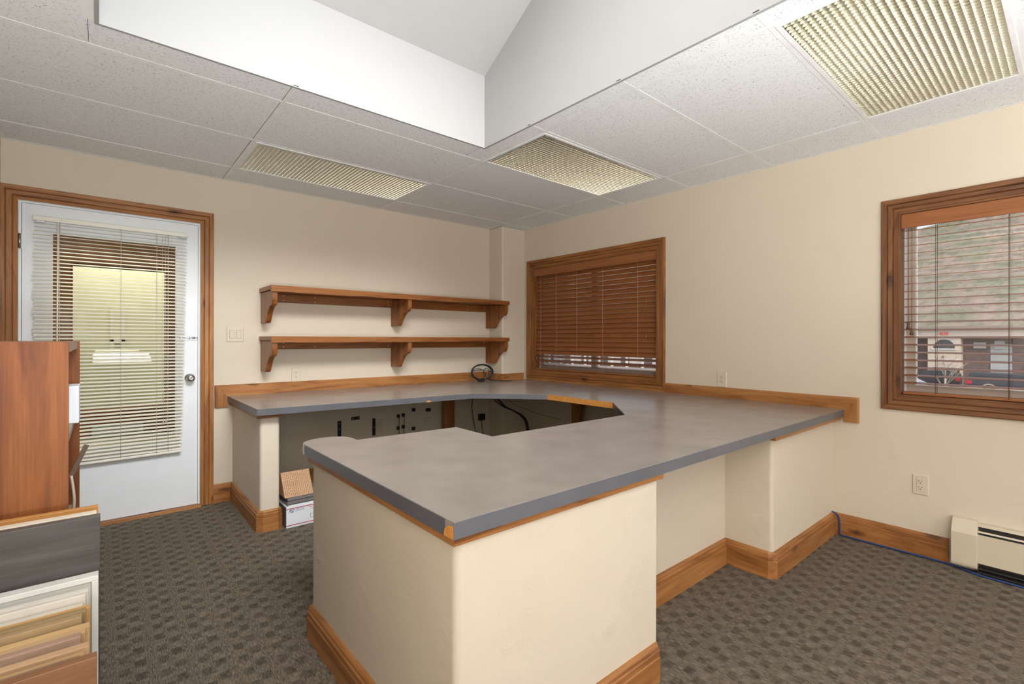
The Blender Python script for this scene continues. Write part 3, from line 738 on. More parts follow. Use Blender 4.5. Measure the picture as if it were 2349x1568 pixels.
# ------------------------------------------------------------------ door
DR = sempty('door_1', (-3.49, 0, 0))
CP = [(0, 0.0), (0, 0.012), (0.020, 0.012), (0.024, 0.008), (0.028, 0.014), (0.050, 0.016), (0.054, 0.011), (0.058, 0.018), (0.080, 0.020), (0.084, 0.018), (0.084, 0.0)]
path = [(-3.012, 0.0), (-3.012, 2.083), (-3.960, 2.083), (-3.960, 0.0)]
b = bm_(); sweep(b, path, [(-d, h) for d, h in CP], lambda p, q, h: (max(p, XL+0.001), -h, q), mi=lambda i: 0 if i == 1 else 1); obj('casing', b, [TR['x'], TR['z']], DR)
b = bm_(); sweep(b, [(-3.012, 0.0), (-3.012, 2.083), (-3.960, 2.083), (-3.960, 0.0)], [(0.003, 0.01), (0.012, 0.01), (0.012, 0.13), (-0.012, 0.13), (-0.012, 0.001), (0.003, 0.001)], lambda p, q, h: (p, h, q)); obj('jamb', b, PWHITE, DR)
lx0, lx1, lz0, lz1 = -3.945, -3.027, 0.015, 2.068; gx0, gx1, gz0, gz1 = -3.816, -3.153, 0.50, 1.905
b = bm_()
for q in ((lx0, gx0, gz0, gz1), (gx1, lx1, gz0, gz1), (lx0, lx1, lz0, gz0), (lx0, lx1, gz1, lz1)): box(b, q[0], q[1], 0.006, 0.050, q[2], q[3])
obj('door_leaf', b, PWHITE, DR)
b = bm_(); sweep(b, [(gx0, gz0), (gx1, gz0), (gx1, gz1), (gx0, gz1)], [(0.0, 0.004), (0.010, 0.008), (0.010, 0.0265), (0.0, 0.0265)], lambda p, q, h: (p, h, q), True); obj('glazing_bead', b, PWHITE, DR)
b = bm_(); box(b, gx0, gx1, 0.027, 0.031, gz0, gz1); obj('pane', b, GLASSD, DR)
b = bm_(); box(b, -3.97, -3.0, 0.002, 0.12, 0.0, 0.012); prism(b, [(-0.055, 0.0), (0.0, 0.0), (0.0, 0.012), (-0.04, 0.011)], -3.93, -3.01, lambda p, q, h: (h, p, q)); obj('threshold', b, TR['x'], DR)
for z in (1.83, 1.05, 0.25):
    b = bm_(); cyl(b, (-3.953, -0.006, z-0.045), (-3.953, -0.006, z+0.045), 0.007, seg=12); box(b, -3.962, -3.945, -0.002, 0.008, z-0.045, z+0.045); obj('hinge', b, STEEL, DR)
b = bm_(); lathe(b, (-3.076, 0.006, 0.945), (0, -1, 0), [(0.032, 0), (0.032, 0.004), (0.016, 0.008), (0.011, 0.014), (0.011, 0.032), (0.020, 0.038), (0.0265, 0.048), (0.0275, 0.058), (0.023, 0.068), (0.012, 0.074), (0.009, 0.0735), (0.006, 0.072)])
kn = obj('door_knob', b, CHROME, DR)
b = bm_(); cyl(b, (-3.076, -0.064, 0.945), (-3.076, -0.0695, 0.945), 0.007, seg=12); obj('lock_button', b, CHROME, kn)
b = bm_(); box(b, -3.135, -3.082, 0.0, 0.006, 1.222, 1.252); box(b, -3.077, -3.030, 0.0, 0.006, 1.222, 1.252); cyl(b, (-3.14, -0.006, 1.237), (-3.030, -0.006, 1.237), 0.005, seg=10)
for x in (-3.128, -3.098, -3.07, -3.038): box(b, x-0.003, x+0.003, -0.012, 0.002, 1.229, 1.245)
obj('barrel_bolt', b, CHROME, DR)
# mini blind hanging on the door
MB = thing('mini_blind', (-3.49, -0.03, 0.42), 'cream mini blind with thin slats hanging on the white door', 'blind')
b = bm_(); box(b, -3.892, -3.094, -0.050, -0.022, 1.962, 1.990); obj('headrail', b, VINYL, MB, bevel=0.002)
for x in (-3.86, -3.125):
    b = bm_(); box(b, x-0.018, x+0.018, -0.049, 0.0055, 1.952, 1.961); obj('mount_clip', b, CHROME, MB)
def tiltz(x, z):  # the lower slats sag towards the hinge side
    f = max(0.0, (1.0-z)/0.6); return z
b = bm_(); n = 64; zt_, zb_ = 1.945, 0.445
for i in range(n):
    z = zt_-(zt_-zb_)*i/(n-1)
    ta = R(22); w = 0.0125
    x0, x1 = -3.890+0.004*math.sin(i*1.3), -3.100-0.030*(i/n)**1.5+0.004*math.sin(i*2.1)
    for s in (0,):
        prof = [(-w*math.cos(ta), -w*math.sin(ta)), (0, 0.0022), (w*math.cos(ta), w*math.sin(ta))]
        A = [b.verts.new((x0, -0.036+p, z+q)) for p, q in prof]; B = [b.verts.new((x1, -0.036+p, z+q)) for p, q in prof]
        for j in (0, 1): b.faces.new([A[j], A[j+1], B[j+1], B[j]])
o = obj('slats', b, VINYL, MB)
sm = o.modifiers.new('thick', 'SOLIDIFY'); sm.thickness = 0.0006
b = bm_()
obox(b, (-3.515, -0.036, 0.424), (1, 0, 0.014), (0, 1, 0), (-0.014, 0, 1), 0.385, 0.012, 0.008); obj('bottom_rail', b, VINYL, MB, bevel=0.003)
for x in (-3.772, -3.47, -3.275, -3.21):
    b = bm_()
    for y in (-0.049, -0.023): cyl(b, (x, y, 1.962), (x, y, 0.43), 0.0011, seg=6)
    obj('ladder_cord', b, CORD, MB)
b = bm_(); cyl(b, (-3.778, -0.062, 1.95), (-3.783, -0.060, 0.95), 0.0042, seg=8); cyl(b, (-3.778, -0.062, 1.95), (-3.778, -0.045, 1.968), 0.0025, seg=6); obj('tilt_wand', b, VINYL, MB)
b = bm_()
for dx in (0, 0.016): cyl(b, (-3.245+dx, -0.056, 1.95), (-3.238+dx, -0.054, 0.66), 0.0010, seg=6)
for dx in (0, 0.016): lathe(b, (-3.238+dx, -0.054, 0.665), (0, 0, -1), [(0.002, 0), (0.004, 0.006), (0.005, 0.022)], 8)
obj('pull_cord', b, CORD, MB)

# hall beyond the door
b = bm_()
box(b, -4.9, -4.8, 0.14, 2.3, 0, 2.5); box(b, -2.2, -2.1, 0.14, 2.3, 0, 2.5); box(b, -4.8, -2.2, 2.2, 2.3, 0, 2.5)
box(b, -4.8, -2.2, 0.14, 2.3, 2.42, 2.5)
box(b, -4.8, -3.87, 1.30, 1.42, 0, 2.42); box(b, -3.0, -2.2, 1.30, 1.42, 0, 2.42); box(b, -3.87, -3.0, 1.30, 1.42, 0, 0.50); box(b, -3.87, -3.0, 1.30, 1.42, 1.97, 2.42)
struct('wall_hall', b, HALLW)
b = bm_(); box(b, -4.8, -2.2, 0.14, 2.3, -0.05, -0.001); struct('floor_hall', b, CARPET)
HW = wood3('hall_trim', (0.19, 0.082, 0.018), (0.145, 0.06, 0.013), (0.09, 0.033, 0.008), seed=5.0, rough=0.6)
w = sempty('window_3', (-3.43, 1.3, 0.5))
b = bm_(); sweep(b, [(-3.87, 0.50), (-3.0, 0.50), (-3.0, 1.97), (-3.87, 1.97)], [(-0.12, 0.0), (-0.12, 0.025), (0.10, 0.02), (0.115, 0.0), (0.115, -0.10), (-0.0, -0.10)], lambda p, q, h: (p, 1.298-h, q), True, mi=lambda i: 0 if i % 2 == 0 else 1)
obj('casing', b, [HW['x'], HW['z']], w)
b = bm_(); box(b, -3.755, -3.115, 1.355, 1.36, 0.615, 1.855); obj('pane', b, GLASSD, w)
b = bm_(); 
for x0, x1 in ((-3.50, -3.47), (-3.41, -3.38)): box(b, x0, x1, 2.17, 2.199, 0.0, 1.55)
box(b, -3.5, -3.38, 2.17, 2.199, 1.2, 1.24)
struct('trim_2', b, SASHW)
b = bm_(); box(b, -3.63, -3.28, 1.262, 1.272, 0.40, 0.47); struct('trim_3', b, plain('mail_slot_metal', (0.4, 0.45, 0.42), 0.4, 0.6))

# ------------------------------------------------------------------ windows in the right wall
WP = [(0, 0.0), (0, 0.010), (0.018, 0.010), (0.022, 0.006), (0.026, 0.013), (0.044, 0.015), (0.048, 0.010), (0.052, 0.018), (0.073, 0.020), (0.077, 0.017), (0.077, 0.0)]
def window(name, y0, y1, z0, z1, wm, mullions):
    w = sempty(name, (0, (y0+y1)/2, z0))
    mp = lambda p, q, h: (-h, -p, q)
    pa = [(-y1, z0), (-y0, z0), (-y0, z1), (-y1, z1)]        # p=-y so travel is counter clockwise seen from the room
    b = bm_(); sweep(b, pa, [(-d, h) for d, h in WP], mp, True, mi=lambda i: 0 if i % 2 == 0 else 1); obj('casing', b, [wm['y'], wm['z']], w)
    b = bm_(); sweep(b, pa, [(0.012, -0.095), (0.012, 0.004), (0.0, 0.004), (0.0, -0.095)], mp, True, mi=lambda i: 0 if i % 2 == 0 else 1); obj('jamb_lining', b, [wm['y'], wm['z']], w)
    b = bm_(); sweep(b, pa, [(0.012, -0.15), (0.012, -0.096), (0.022, -0.096), (0.022, -0.15)], mp, True); obj('sash_edge', b, SASHW, w)
    b = bm_(); sweep(b, pa, [(0.022, -0.14), (0.022, -0.100), (0.062, -0.104), (0.062, -0.14)], mp, True)
    for m in mullions: box(b, 0.100, 0.14, m-0.03, m+0.03, z0+0.06, z1-0.06)
    obj('sash', b, SASH, w)
    b = bm_(); sweep(b, pa, [(0.062, -0.128), (0.062, -0.112), (0.067, -0.112), (0.067, -0.128)], mp, True); obj('sash_bead', b, SASHW, w)
    b = bm_(); box(b, 0.118, 0.122, y0+0.06, y1-0.06, z0+0.06, z1-0.06); obj('pane', b, GLASS, w)
    return w
window('window_1', *W1, wood3('window_trim_warm', (0.38, 0.155, 0.045), (0.25, 0.092, 0.026), (0.10, 0.034, 0.010), seed=1.3, knots=0.85), [-1.135])
window('window_2', *W2, TRD, [-4.47])
b = bm_(); box(b, -0.0165, -0.0005, -1.986, -0.288, ZT+0.0005, 0.8178); obj('sill_trim', b, TR['y'], bpy.data.objects['window_1'], bevel=0.0015)

def wood_blind(y0, y1, z0, z1, tilts, label, cords, drop, lc):
    """tilts: list of slat tilt angles from the top down"""
    t = thing('venetian_blind', (0.045, (y0+y1)/2, z0), label, 'blind', 'wooden venetian blinds in the right wall')
    b = bm_(); box(b, 0.006, 0.016, y0+0.013, y1-0.013, z1-0.095, z1-0.013); box(b, 0.018, 0.075, y0+0.02, y1-0.02, z1-0.065, z1-0.02); obj('valance', b, SLATW, t, bevel=0.002)
    b = bm_(); z = z1-0.107; wd = 0.025; xc = 0.047
    for i, a in enumerate(tilts):
        zc = z-0.0446*i; ca, sa = math.cos(a), math.sin(a)
        obox(b, (xc, (y0+y1)/2, zc), (ca, 0, sa), (0, 1, 0), (-sa, 0, ca), wd, (y1-y0)/2-0.022, 0.0014)
    obj('slats', b, SLATW, t)
    zb = z-0.0446*len(tilts)
    for k_ in range(drop):       # spare slats stacked on the bottom rail
        pass
    zb = min(zb, z0+0.022) if zb-z0 < 0.075 else zb
    b = bm_(); box(b, xc-0.024, xc+0.024, y0+0.02, y1-0.02, zb-0.008, zb+0.008); obj('bottom_rail', b, SLATW, t, bevel=0.003)
    for y in cords:
        b = bm_()
        for x in (xc-0.026, xc+0.026): cyl(b, (x, y, z1-0.06), (x, y, zb), 0.0012, seg=6)
        obj('ladder_cord', b, lc, t)
    return t, xc, z, zb
n1 = 19
t, xc, z, zb = wood_blind(*W1, [R(62)]*18+[R(58), R(20), R(24), R(5)], 'brown wooden venetian blind shut over the window behind the desk, lowest slats open',
           [-0.47, -0.70, -0.985, -1.31, -1.70], 0, plain('cord_pinkish', (0.62, 0.42, 0.30), 0.6))
b = bm_(); cyl(b, (0.0, -1.80, W1[3]-0.10), (0.0, -1.80, 1.27), 0.0012, seg=6); lathe(b, (0.0, -1.80, 1.275), (0, 0, -1), [(0.002, 0), (0.006, 0.008), (0.008, 0.025), (0.005, 0.03)], 10); obj('pull_cord', b, SLATW, t)
b = bm_(); cyl(b, (0.0, -0.43, W1[3]-0.10), (0.0, -0.43, 1.04), 0.0012, seg=6); lathe(b, (0.0, -0.43, 1.045), (0, 0, -1), [(0.002, 0), (0.006, 0.008), (0.008, 0.022), (0.005, 0.027)], 10); obj('pull_cord', b, SLATW, t)
t, xc, z, zb = wood_blind(*W2, [R(7.5)]*21, 'brown wooden venetian blind with open slats before the hillside view', [-3.69, -3.98, -4.4, -4.9, -5.25], 0, CORDD)
for y, zc in ((-3.572, 1.335), (-3.588, 1.300)):
    b = bm_(); cyl(b, (0.006, y, W2[3]-0.10), (0.006, y, zc), 0.0013, seg=6)
    lathe(b, (0.006, y, zc), (0, 0, -1), [(0.003, 0), (0.008, 0.004), (0.006, 0.012), (0.006, 0.02), (0.009, 0.028), (0.010, 0.038), (0.004, 0.041)], 12); obj('pull_cord', b, BLK if False else CORDD, t)

# ------------------------------------------------------------------ baseboard heater and blue cable
t = thing('baseboard_heater', (-0.03, -4.4, 0.02), 'cream metal baseboard heater along the floor under the hillside window', 'heater')
hpz = [(0, 0.022), (-0.070, 0.030), (-0.074, 0.045), (-0.074, 0.205), (-0.030, 0.270), (0, 0.273)]
b = bm_(); prism(b, hpz, -3.872, -3.768, lambda p, q, h: (p, h, q)); obj('end_cap', b, HEATM, t, bevel=0.003)
b = bm_(); box(b, -0.0095, -0.0085, -5.6, -3.872, 0.012, 0.2475); box(b, -0.062, -0.0096, -5.6, -3.872, 0.010, 0.013); obj('gap_shade_sheet', b, HEATD, t)  # dark sheets standing in for the shade inside the heater gaps
b = bm_(); box(b, -0.008, -0.0005, -5.6, -3.872, 0.03, 0.262); box(b, -0.040, -0.008, -5.6, -3.872, 0.250, 0.262)
prism(b, [(-0.040, 0.262), (-0.044, 0.248), (-0.041, 0.247), (-0.036, 0.260)], -5.6, -3.872, lambda p, q, h: (p, h, q)); obj('back_panel', b, HEATM, t)
b = bm_(); box(b, -0.067, -0.064, -5.6, -3.872, 0.062, 0.212); obj('front_cover', b, HEATM, t)
b = bm_(); prism(b, [(-0.063, 0.222), (-0.058, 0.230), (-0.056, 0.229), (-0.061, 0.221)], -5.6, -3.872, lambda p, q, h: (p, h, q)); obj('damper_lip', b, HEATM, t)
b = bm_()
for i in range(90): y = -3.885-i*0.019; box(b, -0.056, -0.012, y-0.0008, y+0.0008, 0.075, 0.20)
cyl(b, (-0.034, -5.6, 0.135), (-0.034, -3.873, 0.135), 0.011, seg=10); box(b, -0.060, -0.008, -5.6, -3.872, 0.03, 0.034)
obj('heating_fins', b, HEATD, t)
b = bm_(); tube(b, [(-0.052, -3.205, 0.150), (-0.040, -3.224, 0.138), (-0.030, -3.236, 0.11), (-0.026, -3.240, 0.05), (-0.028, -3.245, 0.012), (-0.027, -3.30, 0.006), (-0.026, -3.5, 0.006), (-0.027, -3.75, 0.006),
                    (-0.045, -3.80, 0.006), (-0.080, -3.9, 0.006), (-0.083, -4.2, 0.006), (-0.083, -4.9, 0.006)], 0.005)
tag(obj('blue_cable', b, BLUE, org=(-0.03, -3.4, 0)), 'blue cable running along the foot of the baseboard and heater', 'cable')

# ------------------------------------------------------------------ bookcase at the left edge
BCX0, BCX1, BY0, BY1, BZ = -4.028, -3.637, -2.525, -1.800, 1.2215
t = thing('bookcase', (BCX0, (BY0+BY1)/2, 0), 'reddish wood-grain bookcase standing side-on in front of the white door', 'bookcase')
b = bm_(); box(b, BCX0, BCX1, BY0, BY0+0.018, 0.001, BZ); obj('side_panel', b, CAB, t, bevel=0.001)
b = bm_(); box(b, BCX0, BCX1+0.004, BY1-0.018, BY1, 0.001, BZ); obj('side_panel', b, CAB, t, bevel=0.001)
SHB = plain('shelf_board_tan', (0.30, 0.22, 0.15), 0.5)
TOPM = plain('bookcase_top', (0.27, 0.17, 0.11), 0.4)
b = bm_(); box(b, BCX0, BCX1-0.002, BY0+0.018, BY1-0.018, BZ-0.028, BZ-0.001); obj('top_panel', b, TOPM, t)
b = bm_(); box(b, BCX0, BCX0+0.006, BY0+0.018, BY1-0.018, 0.05, BZ-0.03); obj('back_panel', b, CAB, t)
for z in (0.935, 0.62, 0.32, 0.05):
    b = bm_(); box(b, BCX0+0.006, BCX1-0.010, BY0+0.018, BY1-0.018, z-0.018, z); obj('shelf', b, SHB, t)
b = bm_(); box(b, BCX0+0.05, BCX1+0.006, -1.96, -1.835, 0.9355, 1.065)
o = obj('white_carton', b, MAILW, org=(BCX0+0.2, -1.9, 0.9355), bevel=0.003); tag(o, 'white carton on the upper shelf inside the bookcase', 'carton')
b = bm_(); obox(b, (-3.632, -1.93, 0.80), (0.37, 0, 0.93), (0, 1, 0), (-0.93, 0, 0.37), 0.055, 0.010, 0.007); 
o = obj('wood_batten', b, plain('dark_batten', (0.13, 0.075, 0.05), 0.6), org=(-3.62, -1.93, 0.70)); tag(o, 'short dark wooden batten poking out of the bookcase', 'batten')
for i, pts in enumerate(([(-3.634, -2.46, 0.86), (-3.628, -2.462, 0.80), (-3.630, -2.46, 0.74), (-3.622, -2.46, 0.66), (-3.618, -2.46, 0.52), (-3.622, -2.46, 0.40)],
                         [(-3.632, -2.40, 0.74), (-3.618, -2.40, 0.71), (-3.624, -2.40, 0.66), (-3.614, -2.40, 0.5), (-3.618, -2.40, 0.38)])):
    b = bm_(); tube(b, pts, 0.0035); o = obj('plastic_strap', b, plain('clear_strap', (0.42, 0.33, 0.24), 0.25), org=(-3.63, -2.43, 0.5))
    tag(o, ('thin strap hanging on the open edge of the bookcase' if i == 0 else 'frayed second strap hanging inside the bookcase edge'), 'strap')

# ------------------------------------------------------------------ cabinet door samples leaning in a row
def lum(c, f): return tuple(x*f for x in c)
def sample(y0, y1, z, x1, mat, name='cabinet_door', label='', shaker=False, x0=-4.02, frame=0.06, group=None, panel_mat=None):
    """upright door lying parallel to the far wall, standing on its edge"""
    t = thing(name, ((x0+x1)/2, (y0+y1)/2, 0.0), label, 'cabinet door', group)
    b = bm_()
    if shaker:
        box(b, x0, x1, y0, y1, z-frame, z); box(b, x0, x1, y0, y1, 0.002, frame); box(b, x0, x0+frame, y0, y1, frame, z-frame); box(b, x1-frame, x1, y0, y1, frame, z-frame)
        obj('rails', b, mat, t, bevel=0.0012)
        b = bm_(); box(b, x0+frame-0.004, x1-frame+0.004, y0+0.007, y1-0.003, frame-0.004, z-frame+0.004); obj('panel', b, panel_mat or mat, t)
    else:
        box(b, x0, x1, y0, y1, 0.002, z); obj('door_slab', b, mat, t, bevel=0.0015)
    return t
GB = wood('grey_stained_board', (0.115, 0.105, 0.095), (0.078, 0.070, 0.062), (0.040, 0.034, 0.030), 'x', rough=0.38, knots=0)
sample(-2.610, -2.592, 0.806, -3.578, wood('orange_board', (0.55, 0.27, 0.08), (0.48, 0.22, 0.06), (0.36, 0.15, 0.04), 'x', knots=0), 'sample_board', 'orange wooden board at the back of the door pile')
sample(-2.665, -2.640, 0.805, -3.581, plain('ivory_edge', (0.70, 0.62, 0.50), 0.4), 'sample_board', 'ivory board between the orange board and the dark grey one')
sample(-2.722, -2.700, 0.812, -3.574, GB, 'sample_board', 'dark grey stained board standing tallest in front of the bookcase')
sample(-2.765, -2.735, 0.688, -3.577, plain('white_lacquer', (0.62, 0.60, 0.55), 0.4), label='white framed cabinet door in front of the dark grey board', shaker=True, frame=0.012)
for k_ in range(3):
    y = -2.782-0.022*k_
    sample(y-0.016, y, 0.672-0.004*k_+0.006*math.sin(k_*2), -3.594-0.004*k_, plain('off_white_edge', (0.60-0.03*k_, 0.55-0.03*k_, 0.48-0.04*k_), 0.45),
           label='off-white cabinet door, number %s behind the warm wooden doors' % ('three', 'two', 'one')[k_], group='cabinet doors packed upright at the left edge')
tones = [((0.58, 0.33, 0.12), (0.50, 0.27, 0.09)), ((0.36, 0.25, 0.12), (0.28, 0.19, 0.085)), ((0.42, 0.29, 0.15), (0.33, 0.22, 0.11)), ((0.60, 0.40, 0.19), (0.52, 0.33, 0.15)), ((0.55, 0.36, 0.19), (0.46, 0.29, 0.15)),
         ((0.42, 0.28, 0.20), (0.34, 0.22, 0.15)), ((0.58, 0.38, 0.22), (0.50, 0.31, 0.17)), ((0.52, 0.33, 0.16), (0.44, 0.27, 0.12)), ((0.26, 0.17, 0.12), (0.20, 0.13, 0.09)), ((0.40, 0.22, 0.11), (0.33, 0.17, 0.08))]
names = ['golden', 'olive brown', 'tan', 'pale maple', 'sandy', 'greyish', 'peach toned', 'honey', 'smoky brown', 'russet']
for i, (l, m) in enumerate(tones):
    y = -2.848-0.0262*i
    sample(y-0.019, y, 0.668-0.006*math.cos(i*1.9)-0.0015*i, -3.590-0.006*((i*7) % 3), wood('sample_tone_%s' % names[i].replace(' ', '_'), l, m, lum(m, 0.7), 'x', knots=0),
           label='%s wooden cabinet door, top edge showing in the upright pile' % names[i], group='cabinet doors packed upright at the left edge')
FR = wood('walnut_shaker', (0.30, 0.15, 0.075), (0.235, 0.112, 0.055), (0.14, 0.062, 0.03), 'x', rough=0.4, knots=0)
sample(-3.142, -3.122, 0.690, -3.578, FR, label='brown shaker cabinet door at the very front of the pile', shaker=True, frame=0.058,
       panel_mat=wood('walnut_panel', (0.27, 0.13, 0.065), (0.21, 0.098, 0.046), (0.13, 0.056, 0.026), 'z', rough=0.4, knots=0))

# ------------------------------------------------------------------ outside
GZ = -3.35
b = bm_(); box(b, 0.3, 400, -160, 320, GZ-0.2, GZ); struct('street', b, plain('asphalt', (0.16, 0.155, 0.15), 0.9, var=0.15, vs=3))
b = bm_(); box(b, 58.5, 62, -60, 140, GZ, GZ+0.14); struct('sidewalk', b, plain('concrete_walk', (0.34, 0.30, 0.27), 0.9))
def m_hill():
    t = NT('scrub_hillside'); v = t.coord()
    n = t.noise(t.coord((0.30, 1, 1)), 0.055, 8, 0.7); n2 = t.noise(t.coord((0.3, 1, 1)), 0.42, 6, 0.8)
    c = t.ramp(n, [(0.34, (0.19, 0.215, 0.125)), (0.46, (0.27, 0.25, 0.18)), (0.54, (0.36, 0.27, 0.23)), (0.66, (0.235, 0.25, 0.165))])
    c = t.mix(t.maprange(n2, 0.45, 0.65, 0, 0.75), c, (0.11, 0.135, 0.09)); t.base(c); return t.set(0.95, 0, 0.1)
b = bm_(); nx, ny = 44, 80; rnd = random.Random(11); G = []
for i in range(nx+1):
    row = []
    for j in range(ny+1):
        x = 85+i*7.0; y = -170+j*6.5; f = i/nx
        ridge = 57+5*math.sin(j*0.13+0.5)-4*math.cos(j*0.31); hgt = GZ+ (ridge+4)*(min(1, f*1.42)**0.95) - max(0, f-0.70)*30
        hgt += 1.6*math.sin(i*0.8+j*0.5)*f*2+rnd.uniform(-0.5, 0.5)*f*2
        row.append(b.verts.new((x, y, hgt)))
    G.append(row)
for i in range(nx):
    for j in range(ny):
        fc = b.faces.new([G[i][j], G[i+1][j], G[i+1][j+1], G[i][j+1]]); fc.smooth = True
struct('hills', b, m_hill())
# commercial building across the street
SID = NT('cream_siding'); sp = SID.n.new('ShaderNodeSeparateXYZ'); tc = SID.n.new('ShaderNodeTexCoord'); SID.l.new(tc.outputs['Object'], sp.inputs[0])
SID.base(SID.mix(SID.maprange(SID.math('FRACT', SID.math('MULTIPLY', sp.outputs[2], 5.0)), 0.80, 0.92, 0, 0.5), (0.60, 0.50, 0.41), (0.30, 0.24, 0.19))); SIDM = SID.set(0.7)
FAS = plain('fascia_beige', (0.55, 0.46, 0.40), 0.7); BRK = plain('brown_brick', (0.14, 0.10, 0.095), 0.85, var=0.2, vs=2); DGL = plain('dark_glazing', (0.055, 0.065, 0.075), 0.15)
ROOFC = plain('brown_eave', (0.30, 0.24, 0.20), 0.7); LTG = plain('light_glazing', (0.42, 0.44, 0.45), 0.3)
B_ = thing('shop_building', (64, 5, GZ), 'long low commercial building numbered 408 across the street below the hill', 'building')
b = bm_(); box(b, 63.5, 76, -45, 110, GZ, 2.3); obj('main_wall', b, BRK, B_)
b = bm_(); box(b, 61.9, 76, -45, 110, 1.48, 2.42); obj('fascia', b, FAS, B_)
b = bm_(); box(b, 61.5, 76.3, -45.3, 110.3, 2.42, 2.68); obj('roof_eave', b, ROOFC, B_)
b = bm_(); box(b, 62.0, 63.6, 3.6, 6.14, GZ, 1.479); obj('siding_panel', b, SIDM, B_)
b = bm_()
pts = [(4.03, 0.42), (5.69, 0.42)]+[(4.86+0.83*math.cos(a), 0.42+0.93*math.sin(a)) for a in [PI*i/16 for i in range(1, 16)]]
prism(b, pts, 61.96, 62.02, lambda p, q, h: (h, p, q)); wn_ = obj('arched_window', b, DGL, B_)
b = bm_(); box(b, 61.9, 62.0, 3.9, 5.82, 0.30, 0.42); box(b, 61.93, 62.0, 3.95, 5.77, 1.36, 1.40); obj('window_sill', b, SASHW, wn_)
b = bm_(); box(b, 61.95, 62.02, 3.98, 5.72, -2.45, -1.52); obj('shop_window', b, DGL, B_)
b = bm_(); prism(b, [(4.72, -0.42), (4.88, -0.30), (5.04, -0.42), (4.88, -0.54)], 61.93, 62.0, lambda p, q, h: (h, p, q)); obj('diamond_emblem', b, BRK, B_)
text('numerals', '408', 0.52, (61.88, 4.88, 1.76), (0, -1, 0), (0, 0, 1), plain('red_numerals', (0.75, 0.08, 0.04), 0.5), B_, 0.02, 'CENTER')
TW = plain('white_lettering', (0.85, 0.82, 0.76), 0.5)
text('lettering', 'MOUNTAIN TEMP', 0.30, (61.96, 4.86, -0.86), (0, -1, 0), (0, 0, 1), TW, B_, 0.02, 'CENTER')
text('lettering', 'SERVICES', 0.30, (61.96, 4.86, -1.16), (0, -1, 0), (0, 0, 1), TW, B_, 0.02, 'CENTER')
rnd = random.Random(8)
for i in range(14):
    y0 = -14+i*2.35 if i < 7 else 8+(i-7)*3.0
    if 2.0 < y0 < 6.2: continue
    b = bm_(); box(b, 63.40, 63.52, y0, y0+1.5, -2.6+0.4*(i % 2), -0.9 if i % 3 else 0.9)
    obj('shop_window', b, LTG if i % 3 == 0 else DGL, B_)
b = bm_()
for i in range(22): y = 32+i*3.0; box(b, 62.2, 62.5, y, y+0.35, GZ, 1.48)
obj('porch_posts', b, SASHW, B_)
b = bm_()
for i in range(15): y = 33+i*4.4; box(b, 63.3, 63.52, y, y+2.6, -2.9, 0.9)
obj('shop_front', b, plain('pale_shop_front', (0.62, 0.60, 0.58), 0.5), B_)
b = bm_(); box(b, 63.2, 63.45, 1.9, 2.8, 0.45, 1.05); box(b, 63.2, 63.45, 0.6, 1.3, 0.4, 1.2); obj('high_window', b, LTG, B_)

# vehicles parked along the street, noses towards -y unless said
def vehicle(name, cat, label, x, y, L, Wd, prof, glass, body, lower, wheel_y, flip=False, rw=0.36, arch=None):
    t = thing(name, (x, y, GZ), label, cat)
    s = -1 if not flip else 1
    P = lambda p, q, h: (x+h, y+s*p, GZ+q)
    b = bm_(); prism(b, prof, -Wd/2, Wd/2, P); obj('body', b, body, t, bevel=0.06, seg=3)
    for gs in glass:
        b = bm_(); prism(b, gs, -Wd/2-0.012, Wd/2+0.012, P); obj('side_window', b, DGL, t)
    if lower:
        b = bm_(); prism(b, lower, -Wd/2-0.02, Wd/2+0.02, P); obj('lower_trim', b, arch or body, t)
    for wy in wheel_y:
        for sx in (-1, 1):
            b = bm_(); cx_ = sx*(Wd/2-0.09)
            cyl(b, P(wy, rw, cx_-0.13), P(wy, rw, cx_+0.13), rw, seg=24); w_ = obj('wheel', b, BLK, t)
            b = bm_(); cyl(b, P(wy, rw, cx_-0.135), P(wy, rw, cx_+0.135), rw*0.58, seg=16); obj('rim', b, STEEL, w_)
        if arch:
            b = bm_()
            for k_ in range(14):
                a0, a1 = PI*k_/14, PI*(k_+1)/14; ro, ri = rw+0.16, rw+0.06
                prism(b, [(wy+ro*math.cos(a0), rw+ro*math.sin(a0)), (wy+ro*math.cos(a1), rw+ro*math.sin(a1)), (wy+ri*math.cos(a1), rw+ri*math.sin(a1)), (wy+ri*math.cos(a0), rw+ri*math.sin(a0))], -Wd/2-0.05, -Wd/2+0.02, P)
            obj('wheel_arch', b, arch, t)
    return t
TAN = plain('tan_two_tone_paint', (0.50, 0.37, 0.29), 0.4); DKG = plain('dark_grey_paint', (0.055, 0.06, 0.075), 0.3); LAMPR = plain('red_lamp', (0.55, 0.02, 0.04), 0.3)
pr = [(0, 0.45), (5.5, 0.42), (5.5, 1.05), (4.4, 1.15), (3.7, 1.78), (0.15, 1.82), (0.0, 1.1)]
tk = vehicle('pickup_truck', 'truck', 'dark two-tone pickup with tan lower trim and camper shell, parked beyond the bare tree', 55.5, 2.28, 5.5, 1.95, pr,
        [[(0.4, 1.15), (2.3, 1.15), (2.25, 1.66), (0.45, 1.66)], [(2.5, 1.15), (3.95, 1.15), (3.6, 1.66), (2.55, 1.66)]], DKG, [(0, 0.40), (5.5, 0.40), (5.5, 0.66), (0, 0.66)], [1.35, 4.5], arch=TAN)
b = bm_()
for sx in (-1, 1): box(b, 55.5+sx*0.85-0.12, 55.5+sx*0.85+0.12, 2.26, 2.36, GZ+0.75, GZ+1.15)
box(b, 54.50, 54.53, 2.0, 2.3, GZ+0.78, GZ+1.1); obj('tail_lamp', b, LAMPR, tk)
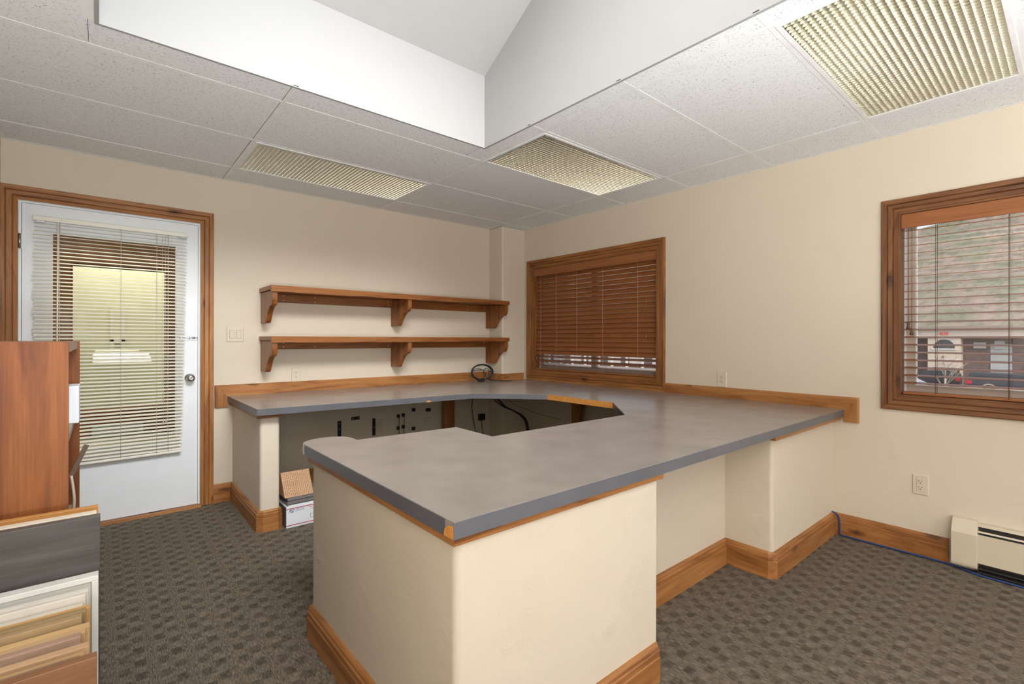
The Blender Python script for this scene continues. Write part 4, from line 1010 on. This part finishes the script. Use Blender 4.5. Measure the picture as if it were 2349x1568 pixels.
pr = [(0, 0.4), (4.6, 0.4), (4.6, 0.95), (3.5, 1.1), (2.8, 1.68), (0.25, 1.74), (0.0, 1.05)]
sv = vehicle('parked_suv', 'car', 'dark sport utility car parked before the shop front panel left of the bare tree', 58.5, 3.15, 4.6, 1.9, pr,
        [[(0.45, 1.1), (1.9, 1.1), (1.9, 1.56), (0.5, 1.58)], [(2.0, 1.1), (3.2, 1.1), (2.75, 1.54), (2.0, 1.56)]], plain('near_black_paint', (0.03, 0.032, 0.04), 0.3), None, [0.9, 3.7], flip=True)
b = bm_(); box(b, 57.54, 57.58, 3.10, 3.45, GZ+0.8, GZ+1.05); obj('tail_lamp', b, LAMPR, sv)
pr = [(0, 0.35), (4.2, 0.35), (4.2, 0.8), (3.3, 0.92), (2.6, 1.40), (1.0, 1.42), (0.2, 0.98), (0, 0.9)]
cr = vehicle('parked_car', 'car', 'small silver blue car with pale roof parked nearest the window frame', 50.0, 4.3, 4.2, 1.75, pr,
        [[(0.65, 0.95), (1.7, 0.95), (1.7, 1.32), (1.05, 1.34)], [(1.8, 0.95), (3.05, 0.95), (2.5, 1.32), (1.8, 1.32)]], plain('silver_blue_paint', (0.45, 0.50, 0.58), 0.25, 0.3), None, [0.8, 3.35], flip=True, rw=0.31)
b = bm_(); box(b, 49.11, 49.14, 4.30, 4.6, GZ+0.62, GZ+0.8); obj('tail_lamp', b, LAMPR, cr)
# bare street tree
t = thing('bare_tree', (47, 2.75, GZ), 'slim bare tree with pale trunk standing by the parked cars', 'tree')
BARK = plain('pale_bark', (0.42, 0.34, 0.28), 0.9); rnd = random.Random(4)
tb = Vector((47, 2.75, GZ))
b = bm_(); cyl(b, tb, tb+Vector((0, -0.05, 1.6)), 0.09, 0.07, 10); cyl(b, tb+Vector((0, -0.05, 1.6)), tb+Vector((0, 0.02, 3.6)), 0.07, 0.02, 8); obj('trunk', b, BARK, t)
for z_, dy, L, ri in ((1.0, -0.8, 1.7, .035), (1.3, -0.5, 1.8, .035), (1.6, -1.0, 2.0, .04), (1.7, 0.35, 1.7, .035), (2.2, -0.6, 1.4, .03), (2.5, 0.3, 1.2, .025), (0.8, 0.7, 1.1, .03), (0.9, -0.4, 1.2, .03)):
    b = bm_(); p0 = tb+Vector((0, -0.03, z_)); d = Vector((rnd.uniform(-.3, .3), dy, 1.0)).normalized(); p1 = p0+d*L
    cyl(b, p0, p1, ri, 0.01, 6)
    for k_ in range(5):
        q = p0.lerp(p1, rnd.uniform(0.3, 0.9)); e = (d+Vector((rnd.uniform(-.5, .5), rnd.uniform(-.7, .7), 0.2))).normalized()*rnd.uniform(0.3, 0.8); cyl(b, q, q+e, 0.014, 0.005, 5)
    obj('branch', b, BARK, t)
